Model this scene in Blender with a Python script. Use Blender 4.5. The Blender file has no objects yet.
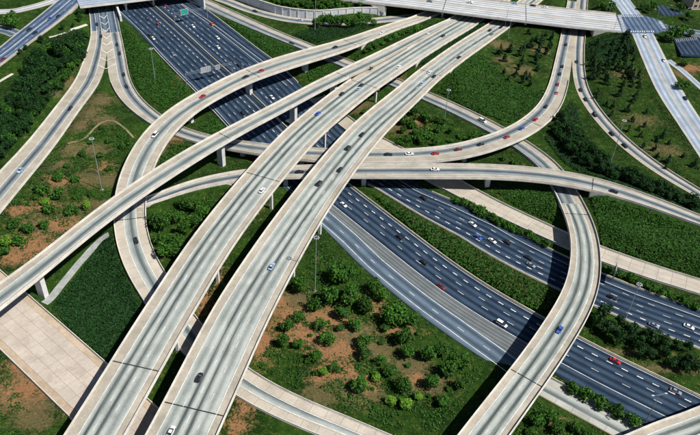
import bpy, math, random
import numpy as np
from mathutils import Vector, Matrix

random.seed(11)
rng = np.random.default_rng(11)
scene = bpy.context.scene
COL = scene.collection

# ================================================================ camera
CAM_H, PITCH, ROLL = 219.0, math.radians(38.55), math.radians(3.65)
cam_data = bpy.data.cameras.new('camera')
cam = bpy.data.objects.new('camera', cam_data)
COL.objects.link(cam)
scene.camera = cam
cam_data.sensor_width = 36.0
cam_data.lens = 36.0 * 725.0 / 700.0
cam_data.clip_start = 1.0
cam_data.clip_end = 20000.0
_F = Vector((0, math.cos(PITCH), -math.sin(PITCH)))
_U = Vector((0, math.sin(PITCH), math.cos(PITCH)))
_R = Vector((1, 0, 0))
_R2 = _R * math.cos(ROLL) + _U * math.sin(ROLL)
_U2 = -_R * math.sin(ROLL) + _U * math.cos(ROLL)
_m = Matrix((_R2, _U2, -_F)).transposed().to_4x4()
_m.translation = Vector((0, 0, CAM_H))
cam.matrix_world = _m

# ================================================================ sky, sun, exposure
SUN_AZ, SUN_EL = math.radians(-25.0), math.radians(53.0)      # azimuth from +X, counter-clockwise
world = bpy.data.worlds.new('World')
scene.world = world
world.use_nodes = True
wn = world.node_tree
sky = wn.nodes.new('ShaderNodeTexSky')
sky.sky_type = 'NISHITA'
sky.sun_disc = False
sky.sun_elevation = SUN_EL
sky.sun_rotation = math.pi / 2 - SUN_AZ
sky.air_density = 1.0
sky.dust_density = 0.6
wn.links.new(sky.outputs[0], wn.nodes['Background'].inputs[0])
wn.nodes['Background'].inputs[1].default_value = 0.05
sun_data = bpy.data.lights.new('sun', 'SUN')
sun_data.energy = 5.0
sun_data.angle = math.radians(0.5)
sun_data.color = (1.0, 0.955, 0.87)
sun = bpy.data.objects.new('sun', sun_data)
COL.objects.link(sun)
sdir = Vector((math.cos(SUN_AZ) * math.cos(SUN_EL), math.sin(SUN_AZ) * math.cos(SUN_EL), math.sin(SUN_EL)))
sun.rotation_euler = sdir.to_track_quat('Z', 'Y').to_euler()
scene.view_settings.view_transform = 'Standard'
scene.view_settings.look = 'None'
scene.view_settings.gamma = 1.0
scene.view_settings.exposure = 0.5
scene.render.engine = 'CYCLES'

# ================================================================ survey data (metres, x east, y north, z above the freeway)
ROADS = {
    'r1': dict(sign=1, fill=[(324.0, 10000.0)], joints=[160.0, 256.0], piers=[40.0, 112.0, 156.0, 212.0, 248.0, 8.0],
        pts=[[-140.81,172.42,16.08,10.83],[-137.47,179.72,16.08,10.83],[-134.13,187.02,16.08,10.83],[-130.79,194.32,16.08,10.83],[-127.36,201.58,16.12,10.58],[-123.91,208.82,16.2,10.14],[-120.59,216.13,16.28,9.83],[-117.37,223.49,16.36,9.69],[-114.14,230.83,16.44,9.7],[-110.81,238.14,16.52,9.8],[-107.33,245.37,16.6,9.95],[-103.71,252.53,16.69,10.1],[-99.95,259.62,16.78,10.25],[-96.06,266.64,16.86,10.39],[-92.04,273.59,16.92,10.5],[-87.92,280.48,16.97,10.56],[-83.73,287.32,16.99,10.55],[-79.44,294.11,17.0,10.46],[-75.04,300.82,17.0,10.28],[-70.52,307.45,16.99,10.06],[-65.92,314.03,16.97,9.82],[-61.26,320.57,16.94,9.62],[-56.54,327.06,16.89,9.48],[-51.76,333.5,16.83,9.41],[-46.97,339.95,16.76,9.4],[-42.23,346.43,16.67,9.42],[-37.56,352.95,16.56,9.48],[-32.94,359.51,16.43,9.54],[-28.31,366.07,16.28,9.62],[-23.65,372.61,16.11,9.72],[-18.92,379.09,15.91,9.84],[-14.14,385.54,15.64,9.96],[-9.38,392.0,15.28,10.08],[-4.69,398.51,14.82,10.16],[-0.09,405.09,14.29,10.19],[4.42,411.74,13.72,10.13],[8.82,418.45,13.1,9.98],[13.13,425.22,12.46,9.74],[17.35,432.05,11.8,9.41],[21.5,438.91,11.12,9.02],[25.62,445.81,10.43,8.59],[29.71,452.71,9.72,8.12],[33.82,459.6,9.02,7.65],[37.97,466.47,8.33,7.18],[42.19,473.3,7.66,6.71],[46.49,480.08,7.01,6.25],[50.88,486.8,6.39,5.8],[55.34,493.48,5.79,5.35],[59.83,500.13,5.19,4.91],[64.33,506.77,4.61,4.48],[68.8,513.44,4.6,4.47],[73.26,520.11,4.6,4.47],[77.72,526.79,4.6,4.47],[82.18,533.46,4.6,4.47],[86.64,540.13,4.6,4.47]]),
    'r2': dict(sign=1, fill=[(336.0, 10000.0)], joints=[52.0, 172.0, 284.0], piers=[168.0, 228.0, 288.0, 112.0, 72.0, 32.0],
        pts=[[-82.52,115.02,12.6,18.8],[-81.02,122.88,12.6,18.8],[-79.51,130.73,12.6,18.8],[-78.01,138.59,12.6,18.8],[-76.49,146.45,12.65,18.8],[-74.98,154.31,12.74,18.8],[-73.47,162.17,12.84,18.8],[-71.98,170.03,12.93,18.8],[-70.49,177.89,13.02,18.8],[-68.93,185.74,13.11,18.8],[-67.32,193.57,13.2,18.8],[-65.66,201.4,13.29,18.8],[-64.0,209.23,13.4,18.8],[-62.28,217.04,13.54,18.8],[-60.46,224.83,13.71,18.8],[-58.48,232.59,13.94,18.8],[-56.33,240.29,14.19,18.8],[-54.03,247.96,14.46,18.8],[-51.62,255.59,14.73,18.8],[-49.13,263.19,14.99,18.8],[-46.57,270.78,15.22,18.8],[-43.96,278.34,15.42,18.8],[-41.31,285.89,15.57,18.8],[-38.61,293.42,15.69,18.8],[-35.86,300.93,15.79,18.8],[-33.03,308.42,15.88,18.8],[-30.05,315.84,15.96,18.8],[-26.86,323.18,16.02,18.8],[-23.49,330.44,16.04,18.8],[-20.02,337.65,16.0,18.8],[-16.49,344.83,15.9,18.8],[-12.93,352.0,15.72,18.8],[-9.35,359.15,15.49,18.8],[-5.73,366.29,15.2,18.8],[-2.08,373.41,14.85,18.8],[1.61,380.51,14.42,18.8],[5.35,387.58,13.89,18.8],[9.13,394.63,13.29,18.8],[12.93,401.67,12.65,18.8],[16.74,408.71,11.99,18.8],[20.55,415.75,11.33,18.8],[24.38,422.77,10.68,18.8],[28.23,429.79,10.04,18.8],[32.11,436.79,9.42,18.8],[36.03,443.76,8.81,18.8],[39.98,450.72,8.22,18.8],[43.98,457.65,7.64,18.8],[48.02,464.56,7.08,18.8],[52.1,471.44,6.52,18.8],[56.23,478.29,5.97,18.8],[60.4,485.12,5.43,18.8],[64.59,491.94,4.89,18.8],[68.8,498.74,4.36,18.8],[73.01,505.55,3.82,18.8],[77.2,512.36,3.82,18.8],[81.39,519.18,3.82,18.8],[85.59,525.99,3.82,18.8],[89.78,532.81,3.82,18.8],[93.97,539.62,3.82,18.8],[98.17,546.44,3.82,18.8],[102.36,553.25,3.82,18.8],[106.55,560.07,3.82,18.8],[108.65,563.47,3.82,18.8]]),
    'r3': dict(sign=1, fill=[(320.0, 10000.0)], joints=[32.0, 308.0], piers=[148.0, 228.0, 116.0, 52.0, 20.0],
        pts=[[-54.59,118.21,12.63,22.49],[-53.05,126.09,12.63,22.49],[-51.52,133.97,12.63,22.49],[-49.98,141.85,12.63,22.49],[-48.43,149.72,12.71,22.5],[-46.88,157.6,12.85,22.53],[-45.35,165.48,13.0,22.56],[-43.83,173.36,13.14,22.58],[-42.28,181.24,13.28,22.57],[-40.64,189.09,13.42,22.53],[-38.86,196.92,13.55,22.42],[-36.92,204.71,13.69,22.23],[-34.86,212.46,13.84,21.98],[-32.72,220.2,14.02,21.67],[-30.5,227.91,14.24,21.33],[-28.21,235.61,14.48,20.99],[-25.84,243.28,14.74,20.65],[-23.39,250.92,15.0,20.33],[-20.86,258.53,15.26,20.05],[-18.23,266.12,15.5,19.81],[-15.54,273.68,15.73,19.62],[-12.78,281.22,15.92,19.46],[-9.98,288.74,16.06,19.34],[-7.13,296.24,16.16,19.24],[-4.22,303.72,16.23,19.14],[-1.22,311.17,16.28,19.04],[1.87,318.57,16.29,18.9],[5.09,325.93,16.25,18.73],[8.42,333.23,16.14,18.52],[11.87,340.48,15.95,18.27],[15.4,347.68,15.7,17.99],[19.0,354.86,15.39,17.69],[22.61,362.03,15.04,17.36],[26.18,369.22,14.66,17.04],[29.68,376.44,14.23,16.73],[33.08,383.71,13.74,16.45],[36.45,391.0,13.21,16.22],[39.88,398.25,12.65,16.06],[43.44,405.45,12.08,15.96],[47.11,412.59,11.5,15.92],[50.86,419.68,10.93,15.93],[54.67,426.74,10.36,15.96],[58.53,433.78,9.79,15.98],[62.43,440.8,9.22,15.99],[66.37,447.79,8.66,15.97],[70.36,454.76,8.1,15.9],[74.38,461.7,7.54,15.78],[78.43,468.63,6.98,15.61],[82.51,475.54,6.43,15.41],[86.61,482.45,5.87,15.17],[90.71,489.35,5.32,14.9],[94.8,496.25,4.77,14.62],[98.9,503.15,4.21,14.33],[102.99,510.06,3.92,14.18],[107.09,516.96,3.92,14.18],[111.18,523.86,3.92,14.18],[115.28,530.76,3.92,14.18],[119.38,537.67,3.92,14.18],[123.47,544.57,3.92,14.18],[127.57,551.47,3.92,14.18],[131.67,558.37,3.92,14.18],[135.76,565.28,3.92,14.18]]),
    'r4': dict(sign=-1, fill=[(0.0, 132.0), (364.0, 10000.0)], joints=[136.0, 216.0, 364.0], piers=[176.0, 220.0, 268.0],
        pts=[[79.01,554.46,3.57,9.41],[73.88,548.32,3.57,9.41],[68.76,542.18,3.57,9.41],[63.64,536.03,3.57,9.41],[58.51,529.89,3.57,9.41],[53.39,523.75,3.57,9.41],[48.26,517.6,3.57,9.41],[43.14,511.46,3.57,9.41],[37.97,505.35,3.88,9.41],[32.78,499.27,4.49,9.46],[27.64,493.14,5.12,9.57],[22.58,486.94,5.74,9.79],[17.62,480.67,6.36,10.15],[12.76,474.31,6.98,10.65],[7.98,467.9,7.59,11.28],[3.2,461.48,8.18,12.0],[-1.66,455.13,8.75,12.75],[-6.71,448.92,9.26,13.48],[-11.98,442.91,9.73,14.16],[-17.47,437.09,10.15,14.75],[-23.12,431.43,10.53,15.23],[-28.88,425.88,10.87,15.59],[-34.71,420.39,11.17,15.81],[-40.56,414.94,11.42,15.89],[-46.39,409.46,11.59,15.84],[-52.14,403.9,11.7,15.66],[-57.77,398.22,11.76,15.38],[-63.25,392.39,11.79,15.02],[-68.5,386.36,11.78,14.64],[-73.49,380.1,11.72,14.29],[-78.24,373.66,11.6,14.02],[-82.84,367.12,11.4,13.89],[-87.33,360.5,11.14,13.9],[-91.59,353.73,10.83,14.06],[-95.44,346.72,10.47,14.31],[-98.74,339.43,10.08,14.59],[-101.46,331.91,9.67,14.84],[-103.65,324.22,9.22,15.02],[-105.26,316.39,8.73,15.12],[-106.3,308.46,8.21,15.14],[-106.83,300.47,7.67,15.12],[-106.91,292.48,7.13,15.04],[-106.5,284.49,6.62,14.94],[-105.57,276.54,6.14,14.81],[-104.16,268.67,5.68,14.66],[-102.3,260.89,5.24,14.53],[-99.99,253.23,4.8,14.42],[-97.17,245.75,4.38,14.36],[-93.85,238.47,3.97,14.34],[-90.05,231.43,3.58,14.36],[-85.8,224.66,3.22,14.37],[-81.18,218.12,2.91,14.34],[-76.37,211.74,2.63,14.25],[-71.44,205.43,2.37,14.08],[-66.41,199.21,2.12,13.84],[-61.19,193.16,1.88,13.54],[-55.69,187.35,1.64,13.23],[-49.87,181.85,1.41,12.93],[-43.72,176.74,1.19,12.67],[-37.23,172.08,1.0,12.46],[-30.41,167.88,0.85,12.29],[-23.35,164.13,0.74,12.12],[-16.09,160.77,0.66,11.94],[-8.7,157.7,0.6,11.73],[-1.23,154.84,0.56,11.5],[6.2,151.88,0.54,11.39],[13.56,148.75,0.54,11.39],[20.92,145.62,0.54,11.39],[28.28,142.49,0.54,11.39],[35.64,139.36,0.54,11.39],[43.01,136.23,0.54,11.39],[46.69,134.67,0.54,11.39]]),
    'r5l': dict(sign=-1, fill=[(0.0, 10000.0)], joints=[], piers=[],
        pts=[[-214.87,554.82,0.6,9.33],[-212.07,547.33,0.6,9.33],[-209.28,539.83,0.6,9.33],[-206.48,532.33,0.6,9.33],[-203.69,524.83,0.6,9.33],[-200.89,517.33,0.6,9.33],[-198.1,509.83,0.6,9.33],[-195.3,502.33,0.6,9.33],[-192.52,494.83,0.61,9.38],[-189.72,487.33,0.63,9.48],[-186.91,479.84,0.65,9.61],[-184.11,472.35,0.68,9.77],[-181.37,464.83,0.7,10.0],[-178.75,457.27,0.72,10.34],[-176.34,449.63,0.75,10.79],[-174.2,441.92,0.77,11.37],[-172.32,434.15,0.8,12.05],[-170.62,426.33,0.83,12.76],[-169.02,418.49,0.87,13.43],[-167.5,410.63,0.9,13.99],[-166.11,402.75,0.93,14.36],[-165.06,394.82,0.97,14.55],[-164.47,386.84,1.01,14.56],[-164.32,378.84,1.05,14.46],[-164.46,370.83,1.1,14.34],[-164.73,362.84,1.15,14.25],[-165.0,354.84,1.19,14.25],[-165.22,346.84,1.22,14.33],[-165.41,338.84,1.26,14.48],[-165.63,330.84,1.29,14.69],[-165.94,322.84,1.32,14.94],[-166.41,314.86,1.35,15.2],[-167.02,306.88,1.39,15.49],[-167.77,298.91,1.42,15.8],[-168.59,290.95,1.45,16.11],[-169.25,282.97,1.45,16.12],[-169.91,275.0,1.45,16.12],[-170.57,267.02,1.45,16.12],[-171.23,259.05,1.45,16.12],[-171.89,251.07,1.45,16.12]]),
    'r6': dict(sign=1, fill=[(0.0, 264.0), (480.0, 10000.0)], joints=[468.0], piers=[412.0, 292.0, 324.0],
        pts=[[-205.07,557.75,0.6,9.15],[-202.35,550.24,0.6,9.15],[-199.64,542.73,0.6,9.15],[-196.92,535.22,0.6,9.15],[-194.21,527.72,0.6,9.15],[-191.49,520.21,0.6,9.15],[-188.78,512.7,0.6,9.15],[-186.06,505.2,0.6,9.15],[-183.43,497.66,0.61,9.14],[-180.82,490.12,0.63,9.14],[-178.08,482.62,0.65,9.17],[-175.26,475.15,0.67,9.25],[-172.45,467.68,0.69,9.41],[-169.69,460.19,0.72,9.65],[-167.0,452.68,0.74,9.97],[-164.33,445.15,0.77,10.35],[-161.68,437.62,0.8,10.78],[-159.05,430.09,0.83,11.21],[-156.43,422.54,0.86,11.6],[-153.82,415.0,0.9,11.88],[-151.15,407.48,0.93,12.03],[-148.29,400.03,0.97,12.03],[-145.13,392.7,1.01,11.91],[-141.58,385.55,1.05,11.69],[-137.62,378.62,1.1,11.44],[-133.21,371.96,1.2,11.19],[-128.39,365.6,1.36,10.94],[-123.22,359.52,1.59,10.69],[-117.76,353.69,1.89,10.42],[-112.03,348.14,2.25,10.13],[-105.99,342.93,2.68,9.83],[-99.61,338.13,3.18,9.56],[-92.88,333.83,3.73,9.34],[-85.83,330.09,4.31,9.21],[-78.51,326.92,4.87,9.19],[-70.98,324.27,5.4,9.3],[-63.3,322.09,5.87,9.54],[-55.52,320.3,6.3,9.89],[-47.69,318.75,6.68,10.33],[-39.82,317.41,7.03,10.81],[-31.91,316.36,7.3,11.28],[-23.95,315.77,7.47,11.71],[-15.97,315.63,7.57,12.07],[-7.99,315.86,7.61,12.34],[-0.02,316.36,7.64,12.53],[7.93,317.03,7.68,12.66],[15.87,317.86,7.71,12.75],[23.78,318.89,7.75,12.83],[31.65,320.24,7.77,12.92],[39.44,322.0,7.77,13.02],[47.09,324.26,7.75,13.12],[54.54,327.12,7.72,13.17],[61.73,330.58,7.68,13.18],[68.64,334.59,7.63,13.14],[75.26,339.04,7.53,13.07],[81.61,343.88,7.38,13.0],[87.62,349.13,7.17,12.95],[93.26,354.78,6.93,12.93],[98.49,360.8,6.68,12.93],[103.35,367.13,6.44,12.92],[107.84,373.74,6.23,12.87],[111.9,380.6,6.0,12.78],[115.52,387.72,5.74,12.64],[118.72,395.03,5.43,12.46],[121.6,402.48,5.1,12.26],[124.24,410.01,4.8,12.06],[126.7,417.6,4.53,11.87],[129.01,425.25,4.3,11.69],[131.21,432.92,4.1,11.52],[133.34,440.61,3.93,11.34],[135.44,448.31,3.77,11.16],[137.53,456.02,3.62,10.97],[139.61,463.72,3.49,10.78],[141.69,471.43,3.38,10.58],[143.75,479.14,3.27,10.38],[145.81,486.86,3.17,10.17],[147.87,494.57,3.07,9.97],[149.94,502.28,3.02,9.87],[152.0,509.99,3.02,9.87],[154.06,517.7,3.02,9.87],[156.13,525.41,3.02,9.87],[158.19,533.12,3.02,9.87],[160.26,540.84,3.02,9.87],[162.32,548.55,3.02,9.87],[164.38,556.26,3.02,9.87],[166.45,563.97,3.02,9.87]]),
    'r7': dict(sign=1, fill=[(0.0, 44.0), (228.0, 10000.0)], joints=[228.0], piers=[112.0, 176.0, 72.0],
        pts=[[-98.66,270.08,4.7,5.65],[-92.26,274.82,4.81,5.99],[-85.98,279.75,5.03,6.66],[-79.37,284.22,5.28,7.29],[-72.37,288.06,5.55,7.87],[-65.06,291.26,5.84,8.39],[-57.52,293.88,6.14,8.87],[-49.83,296.0,6.42,9.31],[-42.03,297.7,6.66,9.72],[-34.16,299.07,6.87,10.11],[-26.26,300.18,7.06,10.47],[-18.33,301.1,7.23,10.8],[-10.39,301.9,7.41,11.1],[-2.44,302.61,7.6,11.37],[5.52,303.27,7.81,11.61],[13.48,303.88,8.02,11.83],[21.44,304.45,8.25,12.01],[29.41,305.0,8.48,12.15],[37.37,305.56,8.71,12.24],[45.33,306.11,8.94,12.29],[53.3,306.62,9.17,12.29],[61.27,307.03,9.39,12.25],[69.25,307.26,9.61,12.2],[77.23,307.23,9.82,12.16],[85.21,306.9,10.01,12.13],[93.17,306.26,10.16,12.12],[101.09,305.33,10.24,12.1],[108.98,304.08,10.2,12.04],[116.79,302.44,10.05,11.88],[124.48,300.31,9.83,11.61],[132.01,297.67,9.57,11.22],[139.37,294.58,9.28,10.72],[146.59,291.16,8.98,10.15],[153.69,287.51,8.67,9.56],[160.72,283.72,8.37,8.97],[167.71,279.88,8.06,8.38],[174.8,276.2,8.06,8.38],[181.88,272.53,8.06,8.38],[188.97,268.85,8.06,8.38],[196.05,265.17,8.06,8.38],[203.14,261.5,8.06,8.38],[210.23,257.82,8.06,8.38],[217.31,254.15,8.06,8.38],[220.86,252.31,8.06,8.38]]),
    'r8': dict(sign=1, fill=[(0.0, 384.0)], joints=[392.0, 508.0], piers=[412.0, 448.0, 528.0],
        pts=[[-156.55,551.0,0.32,11.71],[-150.36,545.91,0.32,11.71],[-144.17,540.81,0.32,11.71],[-137.99,535.71,0.32,11.71],[-131.8,530.61,0.32,11.71],[-125.62,525.52,0.32,11.71],[-119.43,520.42,0.32,11.71],[-113.24,515.32,0.32,11.71],[-107.08,510.19,0.33,11.83],[-100.94,505.04,0.35,12.01],[-94.76,499.94,0.37,12.08],[-88.53,494.89,0.4,11.99],[-82.27,489.88,0.42,11.75],[-75.99,484.91,0.45,11.4],[-69.67,479.98,0.48,11.01],[-63.29,475.12,0.5,10.64],[-56.85,470.35,0.53,10.36],[-50.35,465.66,0.56,10.2],[-43.83,460.99,0.59,10.16],[-37.35,456.28,0.62,10.23],[-30.92,451.49,0.65,10.37],[-24.55,446.62,0.68,10.55],[-18.2,441.74,0.71,10.71],[-11.81,436.89,0.74,10.85],[-5.34,432.16,0.77,10.93],[1.22,427.56,0.8,10.94],[7.86,423.06,0.84,10.88],[14.5,418.57,0.87,10.77],[21.05,413.95,0.9,10.63],[27.43,409.11,0.94,10.49],[33.68,404.08,0.98,10.39],[39.89,399.01,1.02,10.38],[46.13,393.98,1.08,10.47],[52.35,388.93,1.15,10.63],[58.44,383.71,1.25,10.81],[64.34,378.29,1.37,10.98],[70.07,372.69,1.5,11.08],[75.67,366.95,1.65,11.12],[81.12,361.07,1.83,11.1],[86.33,354.98,2.04,11.07],[91.19,348.61,2.29,11.09],[95.68,341.97,2.58,11.19],[99.71,335.04,2.91,11.38],[103.1,327.78,3.25,11.63],[105.61,320.17,3.6,11.88],[107.25,312.33,4.0,12.12],[108.27,304.38,4.46,12.32],[108.97,296.39,4.98,12.49],[109.47,288.39,5.53,12.64],[109.75,280.38,6.1,12.78],[109.68,272.37,6.66,12.91],[109.14,264.37,7.21,13.04],[108.11,256.42,7.71,13.17],[106.64,248.54,8.13,13.31],[104.76,240.75,8.42,13.46],[102.44,233.08,8.58,13.6],[99.6,225.59,8.66,13.71],[96.22,218.32,8.72,13.78],[92.4,211.28,8.79,13.81],[88.3,204.39,8.86,13.81],[84.04,197.6,8.92,13.79],[79.67,190.88,8.96,13.77],[75.2,184.23,8.99,13.76],[70.63,177.64,9.0,13.78],[66.01,171.09,9.01,13.82],[61.35,164.56,9.01,13.89],[56.69,158.05,9.0,13.97],[52.03,151.52,9.0,14.02],[47.39,144.99,9.0,14.02],[42.74,138.45,9.0,14.02],[38.1,131.92,9.0,14.02],[33.46,125.39,9.0,14.02],[31.14,122.12,9.0,14.02]]),
    'r13': dict(sign=1, fill=[(0.0, 10000.0)], joints=[], piers=[],
        pts=[[175.63,574.39,3.01,8.63],[173.76,566.65,3.01,8.63],[171.89,558.92,3.01,8.63],[170.01,551.19,3.01,8.63],[168.14,543.45,3.01,8.63],[166.27,535.72,3.01,8.63],[164.39,527.99,3.01,8.63],[162.52,520.25,3.01,8.63],[160.65,512.52,3.01,8.63],[158.76,504.79,3.01,8.58],[156.86,497.06,3.03,8.47],[154.98,489.33,3.05,8.36],[153.13,481.59,3.07,8.27],[151.32,473.85,3.1,8.19],[149.59,466.08,3.12,8.12],[147.97,458.29,3.16,8.06],[146.46,450.48,3.19,8.02],[145.06,442.64,3.23,7.99],[143.79,434.79,3.28,8.0],[142.73,426.9,3.33,8.04],[141.99,418.98,3.39,8.1],[141.72,411.03,3.45,8.2],[141.95,403.08,3.53,8.29],[142.62,395.15,3.61,8.37],[143.65,387.26,3.69,8.43],[144.97,379.42,3.77,8.47],[146.6,371.63,3.86,8.49],[148.58,363.92,3.95,8.5],[150.96,356.33,4.05,8.52],[153.71,348.86,4.16,8.53],[156.8,341.53,4.28,8.49],[160.23,334.35,4.4,8.39],[164.06,327.38,4.53,8.19],[168.28,320.63,4.67,7.89],[172.78,314.08,4.8,7.53],[177.41,307.6,4.94,7.13],[181.71,300.91,4.94,7.13],[186.0,294.21,4.94,7.13],[190.3,287.51,4.94,7.13],[194.59,280.81,4.94,7.13],[198.89,274.11,4.94,7.13],[203.18,267.42,4.94,7.13],[207.48,260.72,4.94,7.13],[209.63,257.37,4.94,7.13]]),
    'r15': dict(sign=1, fill=[(0.0, 10000.0)], joints=[], piers=[],
        pts=[[-24.7,389.24,0.2,10.17],[-20.28,382.55,0.2,10.12],[-15.81,375.89,0.2,10.13],[-11.23,369.3,0.2,10.24],[-6.46,362.85,0.2,10.5],[-1.4,356.63,0.2,10.89],[3.99,350.69,0.2,11.4],[9.69,345.05,0.2,11.98],[15.58,339.6,0.2,12.57],[21.52,334.21,0.2,13.1],[27.46,328.82,0.2,13.51],[33.39,323.41,0.2,13.74],[39.3,318.0,0.21,13.77],[45.22,312.58,0.21,13.59],[51.17,307.2,0.23,13.23],[57.16,301.87,0.25,12.76],[63.23,296.62,0.27,12.27],[69.43,291.53,0.29,11.83],[75.79,286.64,0.32,11.48],[82.25,281.9,0.34,11.26],[88.76,277.2,0.37,11.14],[95.32,272.58,0.4,11.07],[101.97,268.1,0.44,11.04],[108.73,263.79,0.48,11.02],[115.62,259.68,0.52,10.99],[122.64,255.8,0.57,10.95],[129.77,252.13,0.62,10.88],[136.99,248.64,0.66,10.78],[144.31,245.34,0.71,10.64],[151.71,242.25,0.76,10.48],[159.09,239.1,0.78,10.4],[166.4,235.8,0.78,10.4],[173.71,232.51,0.78,10.4],[181.02,229.21,0.78,10.4],[188.34,225.91,0.78,10.4],[191.99,224.26,0.78,10.4]]),
    'r14': dict(sign=1, fill=[(0.0, 10000.0)], joints=[], piers=[],
        pts=[[-165.71,221.15,2.0,23.0],[-159.39,216.26,2.0,23.0],[-153.06,211.36,2.0,23.0],[-146.74,206.47,2.0,23.0],[-140.41,201.57,2.0,23.0],[-134.09,196.67,2.0,23.0],[-127.77,191.77,2.0,23.0],[-121.43,186.89,2.0,23.0],[-115.1,182.0,2.0,23.0],[-108.77,177.11,2.0,23.0],[-102.45,172.21,2.0,23.0],[-96.14,167.3,2.0,23.0],[-89.82,162.4,2.0,23.0],[-83.49,157.51,2.0,23.0],[-77.15,152.62,2.0,23.0],[-70.82,147.74,2.0,23.0],[-64.49,142.85,2.0,23.0],[-58.17,137.95,2.0,23.0],[-51.84,133.06,2.0,23.0],[-45.51,128.17,2.0,23.0],[-39.18,123.28,2.0,23.0],[-32.85,118.39,2.0,23.0],[-26.53,113.49,2.0,23.0]]),
    'r16': dict(sign=1, fill=[(0.0, 10000.0)], joints=[], piers=[],
        pts=[[67.45,186.41,0.1,10.5],[74.2,181.89,0.1,10.5],[80.94,177.36,0.1,10.5],[87.67,172.81,0.1,10.5],[94.45,168.33,0.1,10.5],[101.19,163.79,0.1,10.5],[107.94,159.27,0.1,10.5],[114.68,154.75,0.1,10.5],[121.43,150.22,0.1,10.5],[128.18,145.7,0.1,10.5],[131.55,143.44,0.1,10.5]]),
    'r17': dict(sign=1, fill=[], joints=[], piers=[40.0],
        pts=[[81.65,138.18,8.0,12.0],[88.78,141.54,8.0,12.0],[95.91,144.9,8.0,12.0],[103.03,148.25,8.0,12.0],[110.06,151.81,8.0,12.0],[117.16,155.21,8.0,12.0],[124.4,158.32,8.0,12.0],[131.53,161.68,8.0,12.0],[138.65,165.03,8.0,12.0],[145.78,168.39,8.0,12.0],[152.91,171.75,8.0,12.0],[160.03,175.1,8.0,12.0]]),
    'r12': dict(sign=1, fill=[(0.0, 10000.0)], joints=[], piers=[],
        pts=[[200.57,498.29,9.15,15.92],[200.04,490.36,9.05,16.01],[199.51,482.43,8.85,16.19],[198.98,474.5,8.65,16.37],[198.44,466.57,8.45,16.54],[197.9,458.64,8.25,16.72],[197.38,450.71,8.05,16.88],[196.88,442.78,7.85,17.04],[196.42,434.84,7.65,17.16],[196.03,426.9,7.44,17.24],[195.73,418.96,7.22,17.26],[195.6,411.01,6.99,17.2],[195.67,403.07,6.74,17.06],[195.95,395.12,6.49,16.85],[196.35,387.19,6.25,16.58],[196.68,379.25,6.15,16.44],[196.91,371.3,6.15,16.44],[197.13,363.36,6.15,16.44],[197.36,355.41,6.15,16.44],[197.59,347.47,6.15,16.44],[197.82,339.52,6.15,16.44],[197.93,335.55,6.15,16.44]]),
    'r10': dict(sign=1, fill=[(0.0, 10000.0)], joints=[], piers=[],
        pts=[[-133.89,546.17,0.3,9.5],[-127.15,541.9,0.3,9.5],[-120.41,537.63,0.3,9.5],[-113.67,533.36,0.3,9.5],[-106.93,529.09,0.3,9.5],[-100.19,524.82,0.3,9.5],[-93.84,519.98,0.32,9.5],[-87.25,515.48,0.35,9.5],[-80.39,511.41,0.37,9.5],[-73.29,507.76,0.4,9.5],[-65.97,504.58,0.42,9.5],[-58.42,502.03,0.45,9.5],[-50.64,500.27,0.48,9.5],[-42.71,499.32,0.51,9.5],[-34.74,499.08,0.54,9.5],[-26.77,499.46,0.57,9.5],[-18.85,500.41,0.6,9.5],[-11.0,501.87,0.63,9.5],[-3.27,503.82,0.66,9.5],[4.36,506.18,0.69,9.5],[11.87,508.87,0.72,9.5],[19.29,511.8,0.75,9.5],[26.66,514.87,0.77,9.5],[34.06,517.86,0.79,9.5],[41.5,520.73,0.79,9.5],[48.95,523.6,0.79,9.5],[56.4,526.46,0.79,9.5],[63.84,529.33,0.79,9.5],[71.29,532.2,0.79,9.5],[78.74,535.07,0.79,9.5],[86.18,537.94,0.79,9.5]]),
    'r18': dict(sign=-1, fill=[(0.0, 10000.0)], joints=[], piers=[],
        pts=[[-202.2,552.34,6.9,17.54],[-203.2,544.41,6.9,17.54],[-204.19,536.48,6.9,17.54],[-205.18,528.56,6.9,17.54],[-206.17,520.63,6.9,17.54],[-207.17,512.7,6.9,17.54],[-208.16,504.77,6.9,17.54],[-209.15,496.84,6.9,17.54],[-210.1,488.91,6.86,17.64],[-211.02,480.98,6.76,17.81],[-211.98,473.04,6.66,17.89],[-213.03,465.12,6.56,17.83],[-214.25,457.23,6.44,17.62],[-215.62,449.36,6.31,17.26],[-217.08,441.5,6.17,16.78],[-218.51,433.64,6.03,16.24],[-219.84,425.76,5.9,15.66],[-221.08,417.87,5.76,15.08],[-222.45,410.0,5.76,15.08],[-223.81,402.13,5.76,15.08],[-225.18,394.26,5.76,15.08],[-226.54,386.38,5.76,15.08],[-227.91,378.51,5.76,15.08]]),
    'r11': dict(sign=1, fill=[(0.0, 60.0), (212.0, 10000.0)], joints=[104.0, 164.0], piers=[104.0, 164.0],
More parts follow.
